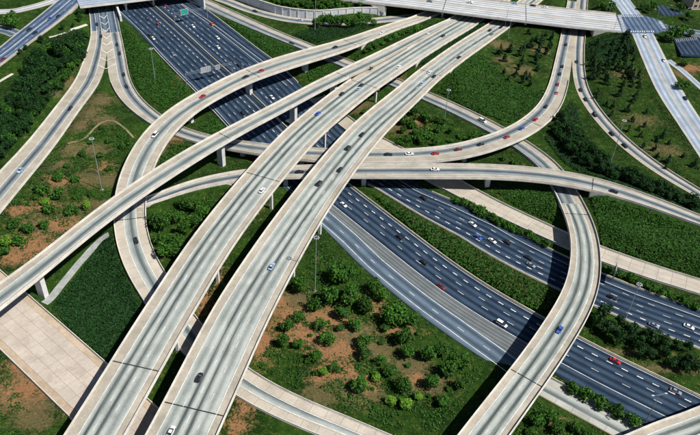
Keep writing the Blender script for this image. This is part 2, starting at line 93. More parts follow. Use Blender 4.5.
        pts=[[-42.27,540.85,9.5,34.0],[-34.35,539.82,9.5,34.0],[-26.44,538.79,9.5,34.0],[-18.52,537.76,9.5,34.0],[-10.6,536.73,9.5,34.0],[-2.69,535.7,9.5,34.0],[5.23,534.67,9.5,34.0],[13.14,533.64,9.5,34.0],[21.07,532.69,9.5,34.0],[29.0,531.79,9.5,34.0],[36.92,530.8,9.5,34.0],[44.82,529.65,9.5,34.0],[52.69,528.35,9.5,34.0],[60.55,526.95,9.5,34.0],[68.4,525.52,9.5,34.0],[76.26,524.12,9.5,34.0],[84.13,522.79,9.5,34.0],[92.02,521.54,9.5,34.0],[99.91,520.36,9.5,34.0],[107.81,519.22,9.5,34.0],[115.72,518.12,9.5,34.0],[123.63,517.03,9.5,34.0],[131.54,515.97,9.5,34.0],[139.45,514.94,9.5,34.0],[147.38,513.99,9.5,34.0],[155.32,513.15,9.5,34.0],[163.26,512.41,9.5,34.0],[171.21,511.63,9.5,34.0],[179.15,510.78,9.5,34.0],[187.08,509.93,9.5,34.0]]),
    'r19': dict(sign=1, fill=[], joints=[], piers=[32.0],
        pts=[[-204.18,492.78,7.5,26.0],[-197.15,496.4,7.5,26.0],[-190.09,499.97,7.5,26.0],[-183.02,503.5,7.5,26.0],[-175.95,507.03,7.5,26.0],[-168.89,510.59,7.5,26.0],[-161.84,514.17,7.5,26.0],[-154.81,517.78,7.5,26.0],[-147.78,521.4,7.5,26.0],[-140.76,525.02,7.5,26.0],[-133.73,528.64,7.5,26.0],[-126.7,532.25,7.5,26.0],[-119.67,535.87,7.5,26.0],[-112.64,539.49,7.5,26.0],[-105.61,543.11,7.5,26.0],[-98.58,546.72,7.5,26.0],[-91.55,550.34,7.5,26.0],[-84.53,553.96,7.5,26.0],[-77.5,557.57,7.5,26.0],[-73.98,559.38,7.5,26.0]]),
    'r20': dict(sign=1, fill=[(0.0, 10000.0)], joints=[], piers=[],
        pts=[[213.26,509.6,9.4,13.0],[220.92,507.48,9.3,13.0],[228.58,505.37,9.2,13.0],[236.24,503.25,9.1,13.0],[243.89,501.14,9.0,13.0],[251.55,499.02,9.0,13.0],[259.21,496.91,9.0,13.0],[266.86,494.79,9.0,13.0],[274.52,492.68,9.0,13.0],[282.18,490.56,9.0,13.0],[289.84,488.45,9.0,13.0],[297.49,486.33,9.0,13.0],[301.32,485.28,9.0,13.0]]),
    'r21': dict(sign=1, fill=[(0.0, 10000.0)], joints=[], piers=[],
        pts=[[201.53,514.88,9.4,15.0],[201.27,523.01,9.4,15.0],[201.01,531.13,9.4,15.0],[200.75,539.25,9.4,15.0],[200.49,547.37,9.4,15.0],[200.23,555.49,9.4,15.0],[199.97,563.61,9.4,15.0],[199.71,571.73,9.4,15.0],[199.45,579.86,9.4,15.0],[199.19,587.98,9.4,15.0],[198.93,596.1,9.4,15.0],[198.67,604.22,9.4,15.0],[198.41,612.34,9.4,15.0],[198.15,620.46,9.4,15.0],[198.02,624.52,9.4,15.0]]),
    'r22': dict(sign=1, fill=[(0.0, 10000.0)], joints=[], piers=[],
        pts=[[-226.38,438.22,5.6,10.0],[-233.05,442.06,5.6,10.0],[-240.38,444.06,5.6,10.0],[-247.98,445.32,5.6,10.0],[-255.58,446.57,5.6,10.0],[-263.17,447.82,5.6,10.0],[-270.77,449.08,5.6,10.0],[-274.57,449.7,5.6,10.0]]),
    'r23': dict(sign=1, fill=[(0.0, 10000.0)], joints=[], piers=[],
        pts=[[-215.42,502.11,6.8,8.0],[-220.13,495.67,6.57,8.0],[-224.84,489.23,6.35,8.0],[-229.97,483.16,6.14,8.0],[-235.9,477.83,5.96,8.0],[-242.08,472.96,5.79,8.0],[-249.83,471.06,5.68,8.0],[-257.58,469.15,5.6,8.0],[-265.33,467.25,5.6,8.0],[-273.08,465.35,5.6,8.0],[-280.82,463.45,5.6,8.0],[-284.7,462.5,5.6,8.0]]),
    'r24': dict(sign=1, fill=[(0.0, 10000.0)], joints=[], piers=[],
        pts=[[210.08,463.17,5.0,5.0],[212.83,455.73,4.81,5.0],[215.59,448.29,4.63,5.0],[217.48,440.59,4.54,5.0],[219.21,432.85,4.48,5.0],[220.94,425.11,4.41,5.0],[222.67,417.36,4.4,5.0],[224.41,409.62,4.4,5.0],[226.14,401.88,4.4,5.0],[227.87,394.14,4.4,5.0]]),
}
FREEWAY = [[-205.14,577.3],[-200.3,570.92],[-195.45,564.53],[-190.6,558.15],[-185.75,551.77],[-180.91,545.39],[-176.06,539.0],[-171.21,532.62],[-166.36,526.24],[-161.52,519.85],[-156.67,513.47],[-151.82,507.09],[-146.97,500.71],[-142.13,494.32],[-137.29,487.93],[-132.46,481.54],[-127.65,475.13],[-122.87,468.7],[-118.1,462.25],[-113.36,455.79],[-108.64,449.31],[-103.91,442.84],[-99.18,436.37],[-94.44,429.91],[-89.68,423.46],[-84.91,417.02],[-80.14,410.58],[-75.38,404.13],[-70.66,397.65],[-65.98,391.15],[-61.35,384.61],[-56.76,378.03],[-52.2,371.44],[-47.65,364.85],[-43.09,358.25],[-38.51,351.68],[-33.89,345.13],[-29.23,338.61],[-24.52,332.13],[-19.75,325.68],[-14.93,319.28],[-10.02,312.94],[-5.01,306.69],[0.12,300.53],[5.37,294.48],[10.68,288.47],[16.01,282.49],[21.32,276.49],[26.63,270.48],[31.95,264.49],[37.3,258.52],[42.7,252.59],[48.19,246.76],[53.82,241.06],[59.63,235.53],[65.63,230.22],[71.79,225.1],[78.08,220.13],[84.44,215.25],[90.86,210.45],[97.33,205.72],[103.89,201.12],[110.54,196.64],[117.27,192.29],[124.03,187.99],[130.8,183.7],[137.58,179.42],[144.35,175.13],[151.12,170.84],[157.89,166.56],[164.66,162.27],[171.43,157.98],[178.2,153.69],[184.98,149.4],[188.36,147.26]]
FREEWAY_EDGES = {"Wout": [[0, 27.5], [120, 27], [160, 28.5], [260, 29], [340, 30], [362, 32.3], [390, 34.8], [430, 35.6], [458, 36.5], [470, 30], [484, 25], [600, 26]], "Ein": [[0, 0.3], [320, 0.5], [335, 4], [352, 8.6], [382, 11.8], [405, 15.8], [428, 17.2], [450, 18.8], [479, 21], [505, 22.6], [519, 24.4], [600, 27]], "Eout": [[0, 30], [108, 30.2], [175, 32], [210, 33.5], [250, 31], [300, 28.6], [340, 27.5], [367, 29], [387, 34.9], [410, 40], [443, 42], [471, 43.2], [490, 44.9], [516, 48], [600, 56]]}
GROUND_CTRL = [(-190.3, 365.4, 4.0), (-191.0, 416.8, 5.0), (-163.8, 271.6, 2.0), (-146.2, 290.1, 1.5), (-132.2, 309.6, 1.0), (-131.4, 385.1, 1.0), (-101.2, 209.5, 0.5), (-113.9, 157.9, 0.5), (-5.2, 201.0, 1.5), (22.8, 168.6, 0.8), (-25.3, 199.3, 2.0), (39.1, 194.1, 0.8), (81.3, 164.2, 0.5), (140.0, 271.7, 5.0), (164.9, 274.2, 6.0), (130.0, 290.1, 5.0), (149.0, 304.6, 7.0), (175.8, 307.5, 6.0), (104.1, 346.5, 2.0), (70.5, 347.7, 0.8), (76.4, 406.0, 3.0), (109.1, 459.1, 5.0), (176.2, 453.5, 6.0), (203.8, 504.8, 8.6), (213.0, 538.3, 9.2), (191.5, 538.8, 9.0), (231.4, 535.6, 9.1), (138.9, 350.5, 3.0), (180.7, 377.0, 5.0), (216.3, 430.8, 5.0), (62.3, 475.8, 4.0), (26.9, 455.0, 3.0), (6.1, 472.4, 3.0), (-22.8, 487.9, 1.5), (-64.9, 481.5, 0.8), (-33.1, 531.7, 7.0), (-34.7, 385.4, 0.5), (-74.1, 281.1, 1.0), (-58.1, 201.9, 1.0), (-66.8, 170.7, 1.0), (-27.4, 156.0, 0.8), (58.6, 278.9, 0.3), (93.0, 226.9, 0.3), (120.6, 200.9, 0.3), (-217.8, 492.6, 7.0), (248.5, 529.1, 9.0), (208.4, 581.3, 9.2), (-232.2, 456.2, 5.5)]
TREES = [
    ('island', 'round', [(-19.2, 220.2, 3.97), (-12.9, 210.7, 3.49), (-18.0, 203.5, 3.43), (-21.9, 197.7, 3.01), (-2.7, 227.2, 5.0), (1.5, 229.2, 4.04), (4.5, 232.3, 2.84), (-6.2, 214.7, 4.54), (2.0, 215.3, 5.1), (0.0, 206.4, 3.45), (8.8, 210.7, 4.81), (4.7, 201.0, 3.41), (-8.8, 199.7, 2.41), (-5.6, 191.7, 3.11), (8.6, 192.3, 3.34), (20.3, 206.0, 5.08), (22.1, 212.3, 3.5), (27.7, 205.3, 3.84), (24.3, 195.8, 3.75), (14.6, 218.3, 3.55), (12.0, 222.8, 3.02), (-17.0, 188.7, 2.21), (-22.9, 189.0, 2.95), (17.3, 201.8, 2.27), (-1.2, 199.6, 1.88), (-2.1, 178.5, 2.73), (-9.6, 183.2, 2.54), (7.6, 170.7, 3.53), (23.9, 172.9, 3.56), (18.8, 179.4, 3.03), (15.0, 184.0, 2.91), (25.9, 189.0, 2.95), (9.5, 186.2, 2.93), (33.6, 188.3, 3.33), (41.5, 181.2, 4.03), (46.6, 186.1, 3.56), (34.5, 174.9, 3.23), (38.5, 167.1, 2.83), (45.1, 175.1, 2.53), (39.3, 191.9, 3.14)]),
    ('lime', 'lime', [(-6.1, 176.5, 2.33), (13.5, 176.5, 2.49), (19.2, 166.3, 2.51), (24.6, 165.0, 3.04), (29.2, 169.3, 1.92), (29.9, 168.9, 1.92)]),
    ('southeast', 'round', [(71.8, 160.7, 3.11), (76.4, 162.5, 3.53), (78.6, 158.0, 3.11), (69.2, 156.8, 2.3), (81.5, 161.3, 2.35), (84.8, 159.5, 2.35), (88.1, 157.6, 1.96)]),
    ('left_island', 'bush', [(-149.5, 276.7, 4.04), (-141.0, 274.0, 3.67), (-136.8, 287.1, 2.99), (-146.1, 288.0, 3.02), (-125.9, 277.2, 2.59), (-130.4, 262.8, 3.86), (-141.4, 263.3, 3.7), (-139.3, 251.2, 3.2), (-145.1, 247.5, 3.3), (-152.1, 250.0, 2.83), (-146.2, 239.2, 3.75), (-149.9, 231.8, 3.42), (-148.7, 257.1, 1.52), (-150.8, 271.2, 1.89), (-132.8, 274.2, 1.86), (-141.6, 311.2, 2.24), (-132.0, 310.8, 2.78), (-139.5, 336.8, 1.76), (-132.1, 324.8, 2.28), (-127.3, 330.8, 2.3), (-121.0, 323.7, 2.26), (-123.0, 319.6, 2.24), (-124.5, 299.7, 2.38), (-145.3, 299.5, 2.2), (-147.0, 291.8, 2.72), (-132.4, 336.9, 1.75), (-141.1, 322.3, 1.37)]),
    ('left_lime', 'lime', [(-125.1, 267.3, 2.85), (-151.3, 237.8, 3.96), (-144.8, 268.1, 2.59)]),
    ('island_shrubs', 'bush', [(-7.4, 231.2, 1.39), (-25.2, 189.3, 1.06), (4.3, 167.3, 0.84), (-12.4, 181.9, 1.45), (15.7, 207.0, 1.56), (16.3, 184.6, 1.05), (24.5, 205.1, 1.06), (16.5, 202.1, 1.04), (33.2, 180.7, 0.96), (15.6, 194.6, 1.45), (3.6, 172.8, 0.87), (23.1, 174.2, 1.17), (25.5, 189.4, 1.22), (25.9, 184.4, 1.5), (0.7, 180.0, 0.8), (5.1, 230.8, 0.97), (13.9, 163.4, 1.31), (1.8, 208.8, 1.5), (-12.7, 195.3, 1.24), (25.2, 196.6, 1.27), (41.1, 173.9, 1.39), (-0.9, 237.4, 1.4), (-17.7, 229.5, 1.14), (40.1, 189.0, 0.91), (-12.2, 209.5, 1.11), (-19.2, 189.3, 0.82), (38.7, 181.3, 0.98), (-3.4, 229.5, 1.48), (12.5, 172.1, 1.0), (33.6, 170.3, 1.28), (-9.1, 176.6, 1.44), (-3.3, 223.7, 1.04), (-18.3, 224.2, 1.35), (40.8, 169.1, 1.1), (21.9, 171.4, 0.83), (22.3, 161.9, 1.28), (30.3, 200.5, 0.95), (32.7, 157.9, 1.02)]),
    ('forest', 'dark', [(-184.9, 410.7, 3.12), (-182.0, 415.3, 4.33), (-184.2, 354.3, 2.84), (-180.0, 303.5, 3.31), (-179.1, 408.6, 3.31), (-186.5, 394.2, 3.52), (-187.7, 364.7, 3.61), (-177.4, 360.1, 2.68), (-198.7, 405.8, 2.93), (-184.6, 384.6, 3.62), (-194.6, 350.4, 3.03), (-177.3, 326.9, 3.24), (-179.6, 356.0, 3.37), (-186.7, 350.0, 4.07), (-190.1, 335.7, 3.74), (-178.7, 419.0, 4.15), (-188.7, 412.0, 4.43), (-177.9, 333.5, 2.56), (-179.6, 369.7, 2.73), (-180.6, 343.1, 3.35), (-187.7, 324.9, 2.91), (-190.7, 423.5, 3.09), (-175.4, 376.2, 2.84), (-185.1, 424.0, 4.45), (-182.8, 315.8, 3.12), (-195.4, 355.2, 3.04), (-197.9, 385.7, 4.07), (-189.4, 360.1, 2.96), (-194.3, 360.5, 4.16), (-182.9, 320.8, 3.11), (-183.5, 358.8, 3.72), (-177.7, 376.0, 3.27), (-187.9, 329.1, 2.91), (-181.5, 392.6, 3.21), (-191.2, 365.2, 2.96), (-192.9, 391.6, 4.42), (-196.2, 380.3, 2.8), (-194.0, 402.5, 3.74), (-192.3, 382.2, 4.39), (-184.6, 330.7, 3.48), (-184.5, 317.8, 3.76), (-183.3, 401.0, 2.91), (-180.5, 399.2, 2.97), (-179.7, 331.8, 2.83), (-184.7, 375.9, 3.51), (-181.3, 337.0, 3.58), (-179.7, 365.2, 3.41), (-179.5, 313.4, 2.73), (-188.8, 348.7, 2.85), (-181.2, 379.7, 3.44), (-179.1, 425.0, 3.78), (-201.6, 407.0, 3.2), (-200.4, 412.0, 3.28), (-187.0, 370.8, 3.55), (-190.2, 330.9, 3.88), (-177.3, 351.6, 2.61), (-198.4, 397.9, 3.88), (-193.9, 398.0, 3.28), (-190.2, 369.2, 3.81), (-179.4, 323.0, 3.56), (-180.3, 328.0, 2.94), (-191.2, 376.9, 3.3), (-185.0, 438.5, 3.77), (-180.7, 310.1, 2.8), (-198.0, 389.9, 4.42), (-178.3, 389.7, 3.24), (-189.5, 325.9, 3.87), (-194.3, 368.1, 3.51), (-175.8, 415.4, 4.27), (-177.5, 345.3, 3.59), (-182.7, 406.3, 3.3), (-192.2, 344.7, 3.56), (-185.1, 345.3, 3.59), (-179.1, 337.9, 2.83), (-193.8, 422.4, 3.27), (-181.3, 429.5, 4.07), (-197.5, 372.0, 3.59), (-193.9, 340.7, 2.73)]),
    ('forest_light', 'round', [(-184.4, 376.4, 3.61), (-179.8, 316.6, 3.29), (-177.8, 419.1, 3.63), (-182.5, 436.0, 3.1), (-183.6, 411.9, 3.75), (-195.6, 357.7, 3.49), (-188.5, 387.2, 2.45), (-185.0, 420.4, 3.28), (-179.2, 380.8, 3.51), (-181.6, 425.9, 3.97), (-177.3, 399.2, 3.78), (-183.5, 330.5, 2.23), (-177.5, 372.5, 2.99), (-185.0, 340.6, 2.24), (-188.0, 348.3, 2.99), (-198.9, 412.0, 3.86), (-190.8, 339.9, 3.31), (-179.4, 341.8, 2.75), (-197.9, 398.2, 2.55), (-189.7, 393.5, 3.31), (-176.6, 389.2, 3.57), (-191.1, 334.0, 2.98), (-195.0, 346.5, 2.72), (-184.9, 317.3, 3.09), (-183.6, 392.4, 2.55), (-186.4, 328.2, 2.42), (-192.2, 371.2, 2.37), (-176.5, 383.9, 2.79), (-177.4, 335.7, 2.83), (-183.9, 448.4, 3.38), (-188.6, 373.5, 3.53), (-176.2, 408.6, 3.1), (-196.1, 385.2, 2.62), (-194.9, 416.2, 3.19)]),
    ('wall_top', 'bush', [(-3.4, 523.9, 2.25), (-6.8, 523.9, 2.21), (-55.1, 517.7, 2.6), (-62.4, 519.5, 2.24), (-15.6, 519.5, 2.24), (-23.5, 521.0, 2.26), (-43.8, 519.8, 2.47), (-10.8, 517.8, 2.56), (-23.8, 518.0, 2.17), (-26.1, 517.4, 2.83), (-1.4, 522.2, 2.66), (-18.0, 514.9, 2.75), (-49.5, 515.1, 2.12), (-40.7, 513.0, 2.78), (-40.6, 516.0, 2.69), (0.3, 524.7, 2.76), (-12.0, 520.2, 2.56), (3.9, 528.1, 2.66), (-30.9, 514.5, 2.56), (-22.9, 514.5, 2.57), (-46.5, 519.8, 2.33), (-18.5, 519.6, 2.31), (-36.9, 515.7, 2.26), (-8.9, 520.4, 2.35), (-30.7, 519.2, 2.94), (-60.6, 521.7, 2.84), (-52.4, 518.4, 2.36), (-11.7, 522.1, 2.94), (-67.6, 522.6, 2.31), (-2.7, 520.0, 2.88), (-35.3, 519.8, 2.54), (-34.5, 515.3, 2.95), (-44.6, 515.8, 3.06), (-25.4, 514.9, 3.02), (-2.5, 525.3, 2.83), (-5.2, 521.9, 2.55), (-58.1, 517.2, 2.49), (-52.9, 515.4, 3.08), (-48.3, 517.6, 2.35), (-51.1, 520.6, 2.24), (-18.5, 517.0, 2.76), (-37.6, 514.1, 2.12), (-50.6, 516.7, 2.37), (-28.0, 513.2, 2.49), (-63.6, 523.8, 2.05), (-19.8, 520.5, 3.09)]),
    ('forest_edge', 'dark', [(-197.0, 477.0, 3.89), (-194.7, 467.9, 3.06), (-199.6, 449.4, 2.6), (-194.2, 454.5, 1.86), (-212.0, 417.4, 1.78), (-212.4, 410.5, 1.76), (-206.3, 429.2, 2.17)]),
    ('corner_tree', 'round', [(-232.5, 447.5, 6.0)]),
    ('top_row', 'round', [(-32.2, 486.7, 4.8), (-28.3, 493.9, 4.22), (-23.9, 490.8, 4.51), (-19.6, 491.2, 3.9), (-15.5, 494.7, 4.53), (-10.2, 489.0, 4.2), (-6.0, 489.8, 3.91), (-1.9, 496.2, 5.48), (3.8, 498.7, 4.56), (7.5, 494.2, 3.33)]),
    ('wedge', 'bush', [(3.5, 445.1, 2.47), (6.0, 445.7, 2.74), (9.3, 449.3, 2.76), (13.9, 455.8, 3.08), (18.0, 463.1, 2.83), (22.9, 469.4, 3.16), (27.9, 476.4, 2.91), (32.9, 480.5, 2.93), (37.8, 483.4, 2.96), (41.1, 490.9, 2.69)]),
    ('pines', 'pine', [(118.5, 489.8, 2.34), (130.3, 488.5, 2.68), (133.5, 482.3, 2.66), (122.4, 479.5, 2.3), (101.4, 459.8, 3.81), (116.4, 468.1, 2.9), (110.5, 461.0, 2.86), (106.9, 454.4, 2.83), (125.3, 476.2, 2.62), (129.5, 468.5, 2.92), (93.7, 455.9, 2.5), (118.8, 453.4, 2.84), (126.1, 459.8, 2.55), (122.1, 465.0, 2.57), (95.8, 445.7, 2.46), (116.2, 444.9, 2.48), (106.5, 441.3, 2.45), (103.8, 436.1, 2.27), (116.1, 435.0, 2.13), (107.0, 426.2, 2.24), (100.7, 427.0, 2.23), (93.1, 427.8, 2.23), (95.3, 420.0, 2.35), (108.4, 422.5, 2.22), (104.0, 418.4, 2.2), (107.7, 413.7, 2.04)]),
    ('north_grove', 'pine', [(182.9, 472.5, 2.99), (175.4, 435.2, 2.97), (186.4, 485.1, 2.91), (178.2, 455.0, 3.17), (187.3, 490.9, 2.06), (169.6, 428.5, 1.93), (159.0, 433.5, 2.04), (184.1, 455.5, 2.01), (163.7, 445.4, 2.45), (183.0, 479.7, 3.12), (162.0, 439.3, 2.67), (169.0, 460.4, 2.99), (180.5, 431.4, 2.58), (185.2, 465.7, 2.79), (177.6, 467.9, 2.55), (174.3, 443.2, 3.06), (174.4, 424.5, 1.88), (175.6, 428.0, 2.95), (168.9, 421.0, 2.24), (154.5, 448.0, 2.91), (154.1, 429.9, 3.0), (157.9, 441.4, 2.73), (174.6, 476.1, 2.33), (173.4, 430.1, 2.43), (150.4, 428.9, 2.78), (171.2, 453.7, 2.69), (164.6, 477.2, 2.22), (180.1, 463.5, 2.72), (153.7, 441.2, 2.87), (168.4, 447.0, 2.23), (173.0, 418.7, 2.12), (178.8, 423.8, 1.91), (176.1, 461.7, 2.1), (169.2, 439.7, 3.11), (177.8, 417.7, 2.09), (157.1, 419.9, 2.92), (166.6, 416.7, 1.86), (168.4, 471.9, 2.13), (158.4, 456.7, 2.03), (158.2, 426.1, 2.41)]),
    ('slope_pines', 'pine', [(149.4, 409.0, 2.15), (147.1, 403.0, 1.99), (162.0, 405.9, 2.43), (168.9, 399.2, 2.41), (172.7, 406.1, 2.18), (151.6, 394.4, 2.23), (154.7, 391.8, 1.96), (162.5, 387.6, 2.22), (151.9, 383.0, 1.8), (173.5, 386.5, 1.97), (168.0, 370.8, 2.17), (163.7, 367.2, 1.64), (162.6, 376.6, 1.79), (157.7, 366.1, 1.76), (163.0, 360.0, 1.87), (161.8, 349.5, 1.83), (175.2, 359.9, 2.01), (171.0, 356.2, 1.74), (166.7, 345.9, 1.95), (177.2, 353.1, 1.87), (166.2, 338.6, 1.8), (170.5, 333.9, 2.04), (180.8, 339.9, 1.95), (183.2, 330.0, 2.17), (167.7, 328.3, 1.65)]),
    ('inner_slope', 'bush', [(128.1, 367.9, 2.22), (132.6, 353.2, 2.05), (132.6, 343.4, 2.01), (138.2, 320.1, 2.5), (131.4, 358.2, 1.94), (124.0, 362.0, 2.44), (135.1, 339.8, 1.76)]),
    ('dark_belt', 'dark', [(118.7, 370.6, 2.81), (115.4, 363.8, 3.1), (113.7, 360.1, 2.79), (120.1, 368.0, 2.85), (118.4, 363.1, 2.72), (115.6, 357.5, 3.4), (121.1, 363.6, 2.62), (119.8, 359.2, 2.74), (117.1, 354.7, 2.76), (122.2, 359.6, 3.52), (121.0, 354.7, 2.61), (117.7, 349.3, 2.54), (123.9, 355.7, 3.48), (120.8, 350.2, 2.82), (118.5, 345.8, 3.27), (125.0, 352.6, 2.94), (122.9, 346.9, 3.03), (119.5, 341.5, 3.18), (126.5, 349.0, 2.58), (122.8, 342.0, 2.93), (120.8, 337.7, 3.01), (127.6, 343.0, 3.03), (124.8, 339.2, 3.14), (122.7, 333.5, 2.47), (129.5, 340.0, 3.26), (127.5, 335.7, 2.45), (124.3, 328.5, 3.21), (130.7, 336.4, 3.23), (128.4, 331.6, 2.77), (126.0, 326.3, 2.87), (133.4, 334.1, 2.56), (130.2, 326.4, 3.2), (127.5, 322.0, 2.73), (135.7, 331.3, 3.26), (132.9, 324.7, 2.87), (130.0, 319.9, 2.39), (135.3, 322.9, 2.56), (131.8, 317.6, 3.11), (136.0, 320.4, 3.03), (134.2, 316.5, 2.91), (138.3, 317.5, 3.02), (135.5, 312.8, 3.0), (140.0, 316.7, 2.83), (138.6, 313.1, 2.47), (142.3, 314.8, 2.91), (140.8, 311.1, 2.87), (144.5, 312.8, 3.12), (142.9, 309.3, 2.73), (146.6, 311.4, 2.73), (144.6, 307.4, 2.65), (147.9, 310.5, 2.76), (146.1, 305.4, 3.16), (150.4, 309.1, 2.41), (147.3, 303.7, 3.18), (151.6, 308.0, 2.94), (150.0, 304.9, 2.41), (154.0, 307.4, 2.38), (150.6, 301.4, 3.03), (155.8, 305.1, 3.09), (154.0, 301.9, 2.37), (157.6, 304.7, 2.98), (154.8, 300.1, 3.17), (159.6, 303.5, 2.83), (156.9, 298.7, 2.59), (161.2, 302.0, 2.47), (158.7, 296.9, 2.79), (162.8, 300.4, 2.84), (161.0, 297.8, 2.46), (164.9, 299.4, 2.62), (162.7, 296.0, 2.83), (167.0, 297.4, 2.87), (164.6, 294.1, 2.97), (168.3, 295.9, 2.9), (166.5, 293.0, 2.55), (170.1, 294.8, 2.69), (168.6, 292.3, 2.65), (172.6, 293.8, 2.85), (169.1, 288.6, 3.21)]),
    ('ramp_hedge', 'bush', [(52.4, 293.8, 2.39), (53.9, 291.9, 2.65), (55.8, 291.4, 2.65), (58.3, 290.7, 2.45), (60.2, 288.6, 2.37), (61.4, 287.3, 2.85), (63.1, 285.0, 2.97), (64.7, 283.8, 2.89), (66.6, 282.7, 2.92), (68.2, 281.4, 2.32), (69.9, 280.6, 2.9), (71.1, 278.2, 3.06), (72.7, 277.2, 2.9), (74.7, 276.3, 2.53), (75.8, 275.1, 2.84), (77.4, 274.3, 2.68), (79.0, 273.1, 2.89), (81.0, 272.2, 2.58), (82.1, 271.8, 2.31), (84.0, 270.4, 2.25), (85.5, 268.8, 2.92), (87.0, 267.5, 2.35), (88.2, 266.7, 2.17), (89.3, 265.5, 2.6), (91.4, 264.1, 2.63), (92.9, 263.3, 2.61)]),
    ('ramp_hedge_east', 'bush', [(116.5, 247.5, 2.11), (118.0, 246.7, 2.57), (119.9, 246.5, 1.92), (121.2, 245.8, 2.27), (122.8, 244.7, 2.59), (124.2, 244.4, 2.32), (125.8, 243.6, 2.25), (127.1, 243.1, 2.09), (128.3, 241.6, 2.23), (129.0, 240.7, 2.37), (130.7, 239.7, 2.52), (132.0, 239.9, 2.06), (133.3, 238.9, 1.98), (134.2, 237.9, 2.3), (135.6, 236.8, 2.33), (136.7, 236.4, 2.44), (138.4, 235.9, 1.84), (139.3, 234.7, 2.29), (141.0, 234.5, 2.22), (142.1, 233.6, 2.34), (143.3, 232.2, 2.28), (144.9, 232.4, 1.96), (146.5, 231.7, 1.92), (147.0, 230.0, 2.47), (148.8, 229.5, 1.88), (149.6, 228.5, 2.08), (151.5, 228.2, 1.97), (152.2, 227.0, 2.54)]),
    ('median_trees', 'dark', [(107.8, 215.5, 4.06), (114.6, 213.1, 2.89), (117.1, 207.3, 3.76), (108.2, 208.2, 4.0), (119.9, 202.3, 3.56), (126.2, 204.8, 3.42), (125.1, 208.8, 2.72), (129.6, 202.8, 3.42), (135.1, 202.0, 2.89), (138.8, 200.8, 2.72), (104.5, 212.4, 2.85), (111.4, 203.8, 3.36), (127.8, 195.9, 3.1), (132.9, 194.4, 2.84), (136.2, 192.5, 2.85), (139.7, 191.3, 2.85), (122.3, 196.1, 3.08), (118.8, 197.7, 2.81), (130.1, 192.5, 2.47), (134.0, 190.2, 2.47)]),
    ('shrub_row', 'bush', [(88.2, 178.0, 2.94), (92.8, 175.0, 3.1), (97.6, 171.7, 3.1), (102.6, 168.3, 3.42), (107.6, 165.0, 3.59)]),
    ('thicket', 'round', [(-86.1, 252.8, 4.41), (-82.6, 260.6, 4.48), (-78.1, 270.2, 4.15), (-72.6, 270.6, 3.74), (-68.3, 273.1, 3.16), (-83.8, 243.4, 3.94), (-78.0, 244.4, 4.3), (-75.3, 252.8, 3.99), (-89.9, 256.8, 3.09), (-72.1, 259.3, 3.66), (-69.7, 265.7, 3.31), (-80.1, 235.0, 3.48), (-76.3, 236.9, 3.3), (-79.3, 262.1, 3.5)]),
    ('junction_trees', 'round', [(181.1, 533.3, 3.69), (187.2, 535.0, 3.72), (181.4, 546.4, 3.76), (212.4, 538.9, 3.44), (220.5, 541.0, 3.82), (215.1, 534.5, 3.07), (219.2, 488.7, 5.5), (214.5, 484.8, 3.5), (229.2, 497.1, 4.27), (242.9, 525.1, 3.79), (240.5, 540.7, 3.5), (218.2, 455.3, 3.04), (203.6, 418.3, 3.42), (210.0, 424.1, 2.89), (234.6, 496.4, 2.62)]),
    ('hollow_trees', 'round', [(50.6, 362.8, 2.73), (65.2, 348.8, 2.45), (45.1, 340.5, 2.31), (40.4, 348.3, 2.31), (36.3, 342.1, 2.65), (30.2, 359.8, 2.31), (27.5, 343.2, 2.47), (33.9, 366.2, 2.49), (33.6, 371.1, 3.09), (38.7, 367.2, 3.13), (26.1, 361.1, 3.27), (33.6, 351.2, 2.31), (46.8, 356.0, 2.43), (53.9, 356.0, 2.49), (26.9, 351.6, 2.53), (46.6, 364.8, 2.16)]),
    ('underpass_bushes', 'bush', [(31.8, 358.0, 3.26), (34.9, 346.1, 3.42), (29.3, 344.3, 2.72), (25.0, 342.3, 2.47), (4.2, 371.2, 1.9), (41.2, 365.1, 3.8), (39.4, 347.7, 4.01), (45.6, 346.1, 2.97), (59.0, 351.9, 2.78), (67.1, 354.2, 2.56), (52.9, 346.0, 2.28), (81.3, 331.5, 2.24), (86.3, 328.1, 2.01), (72.9, 354.1, 1.86)]),
]
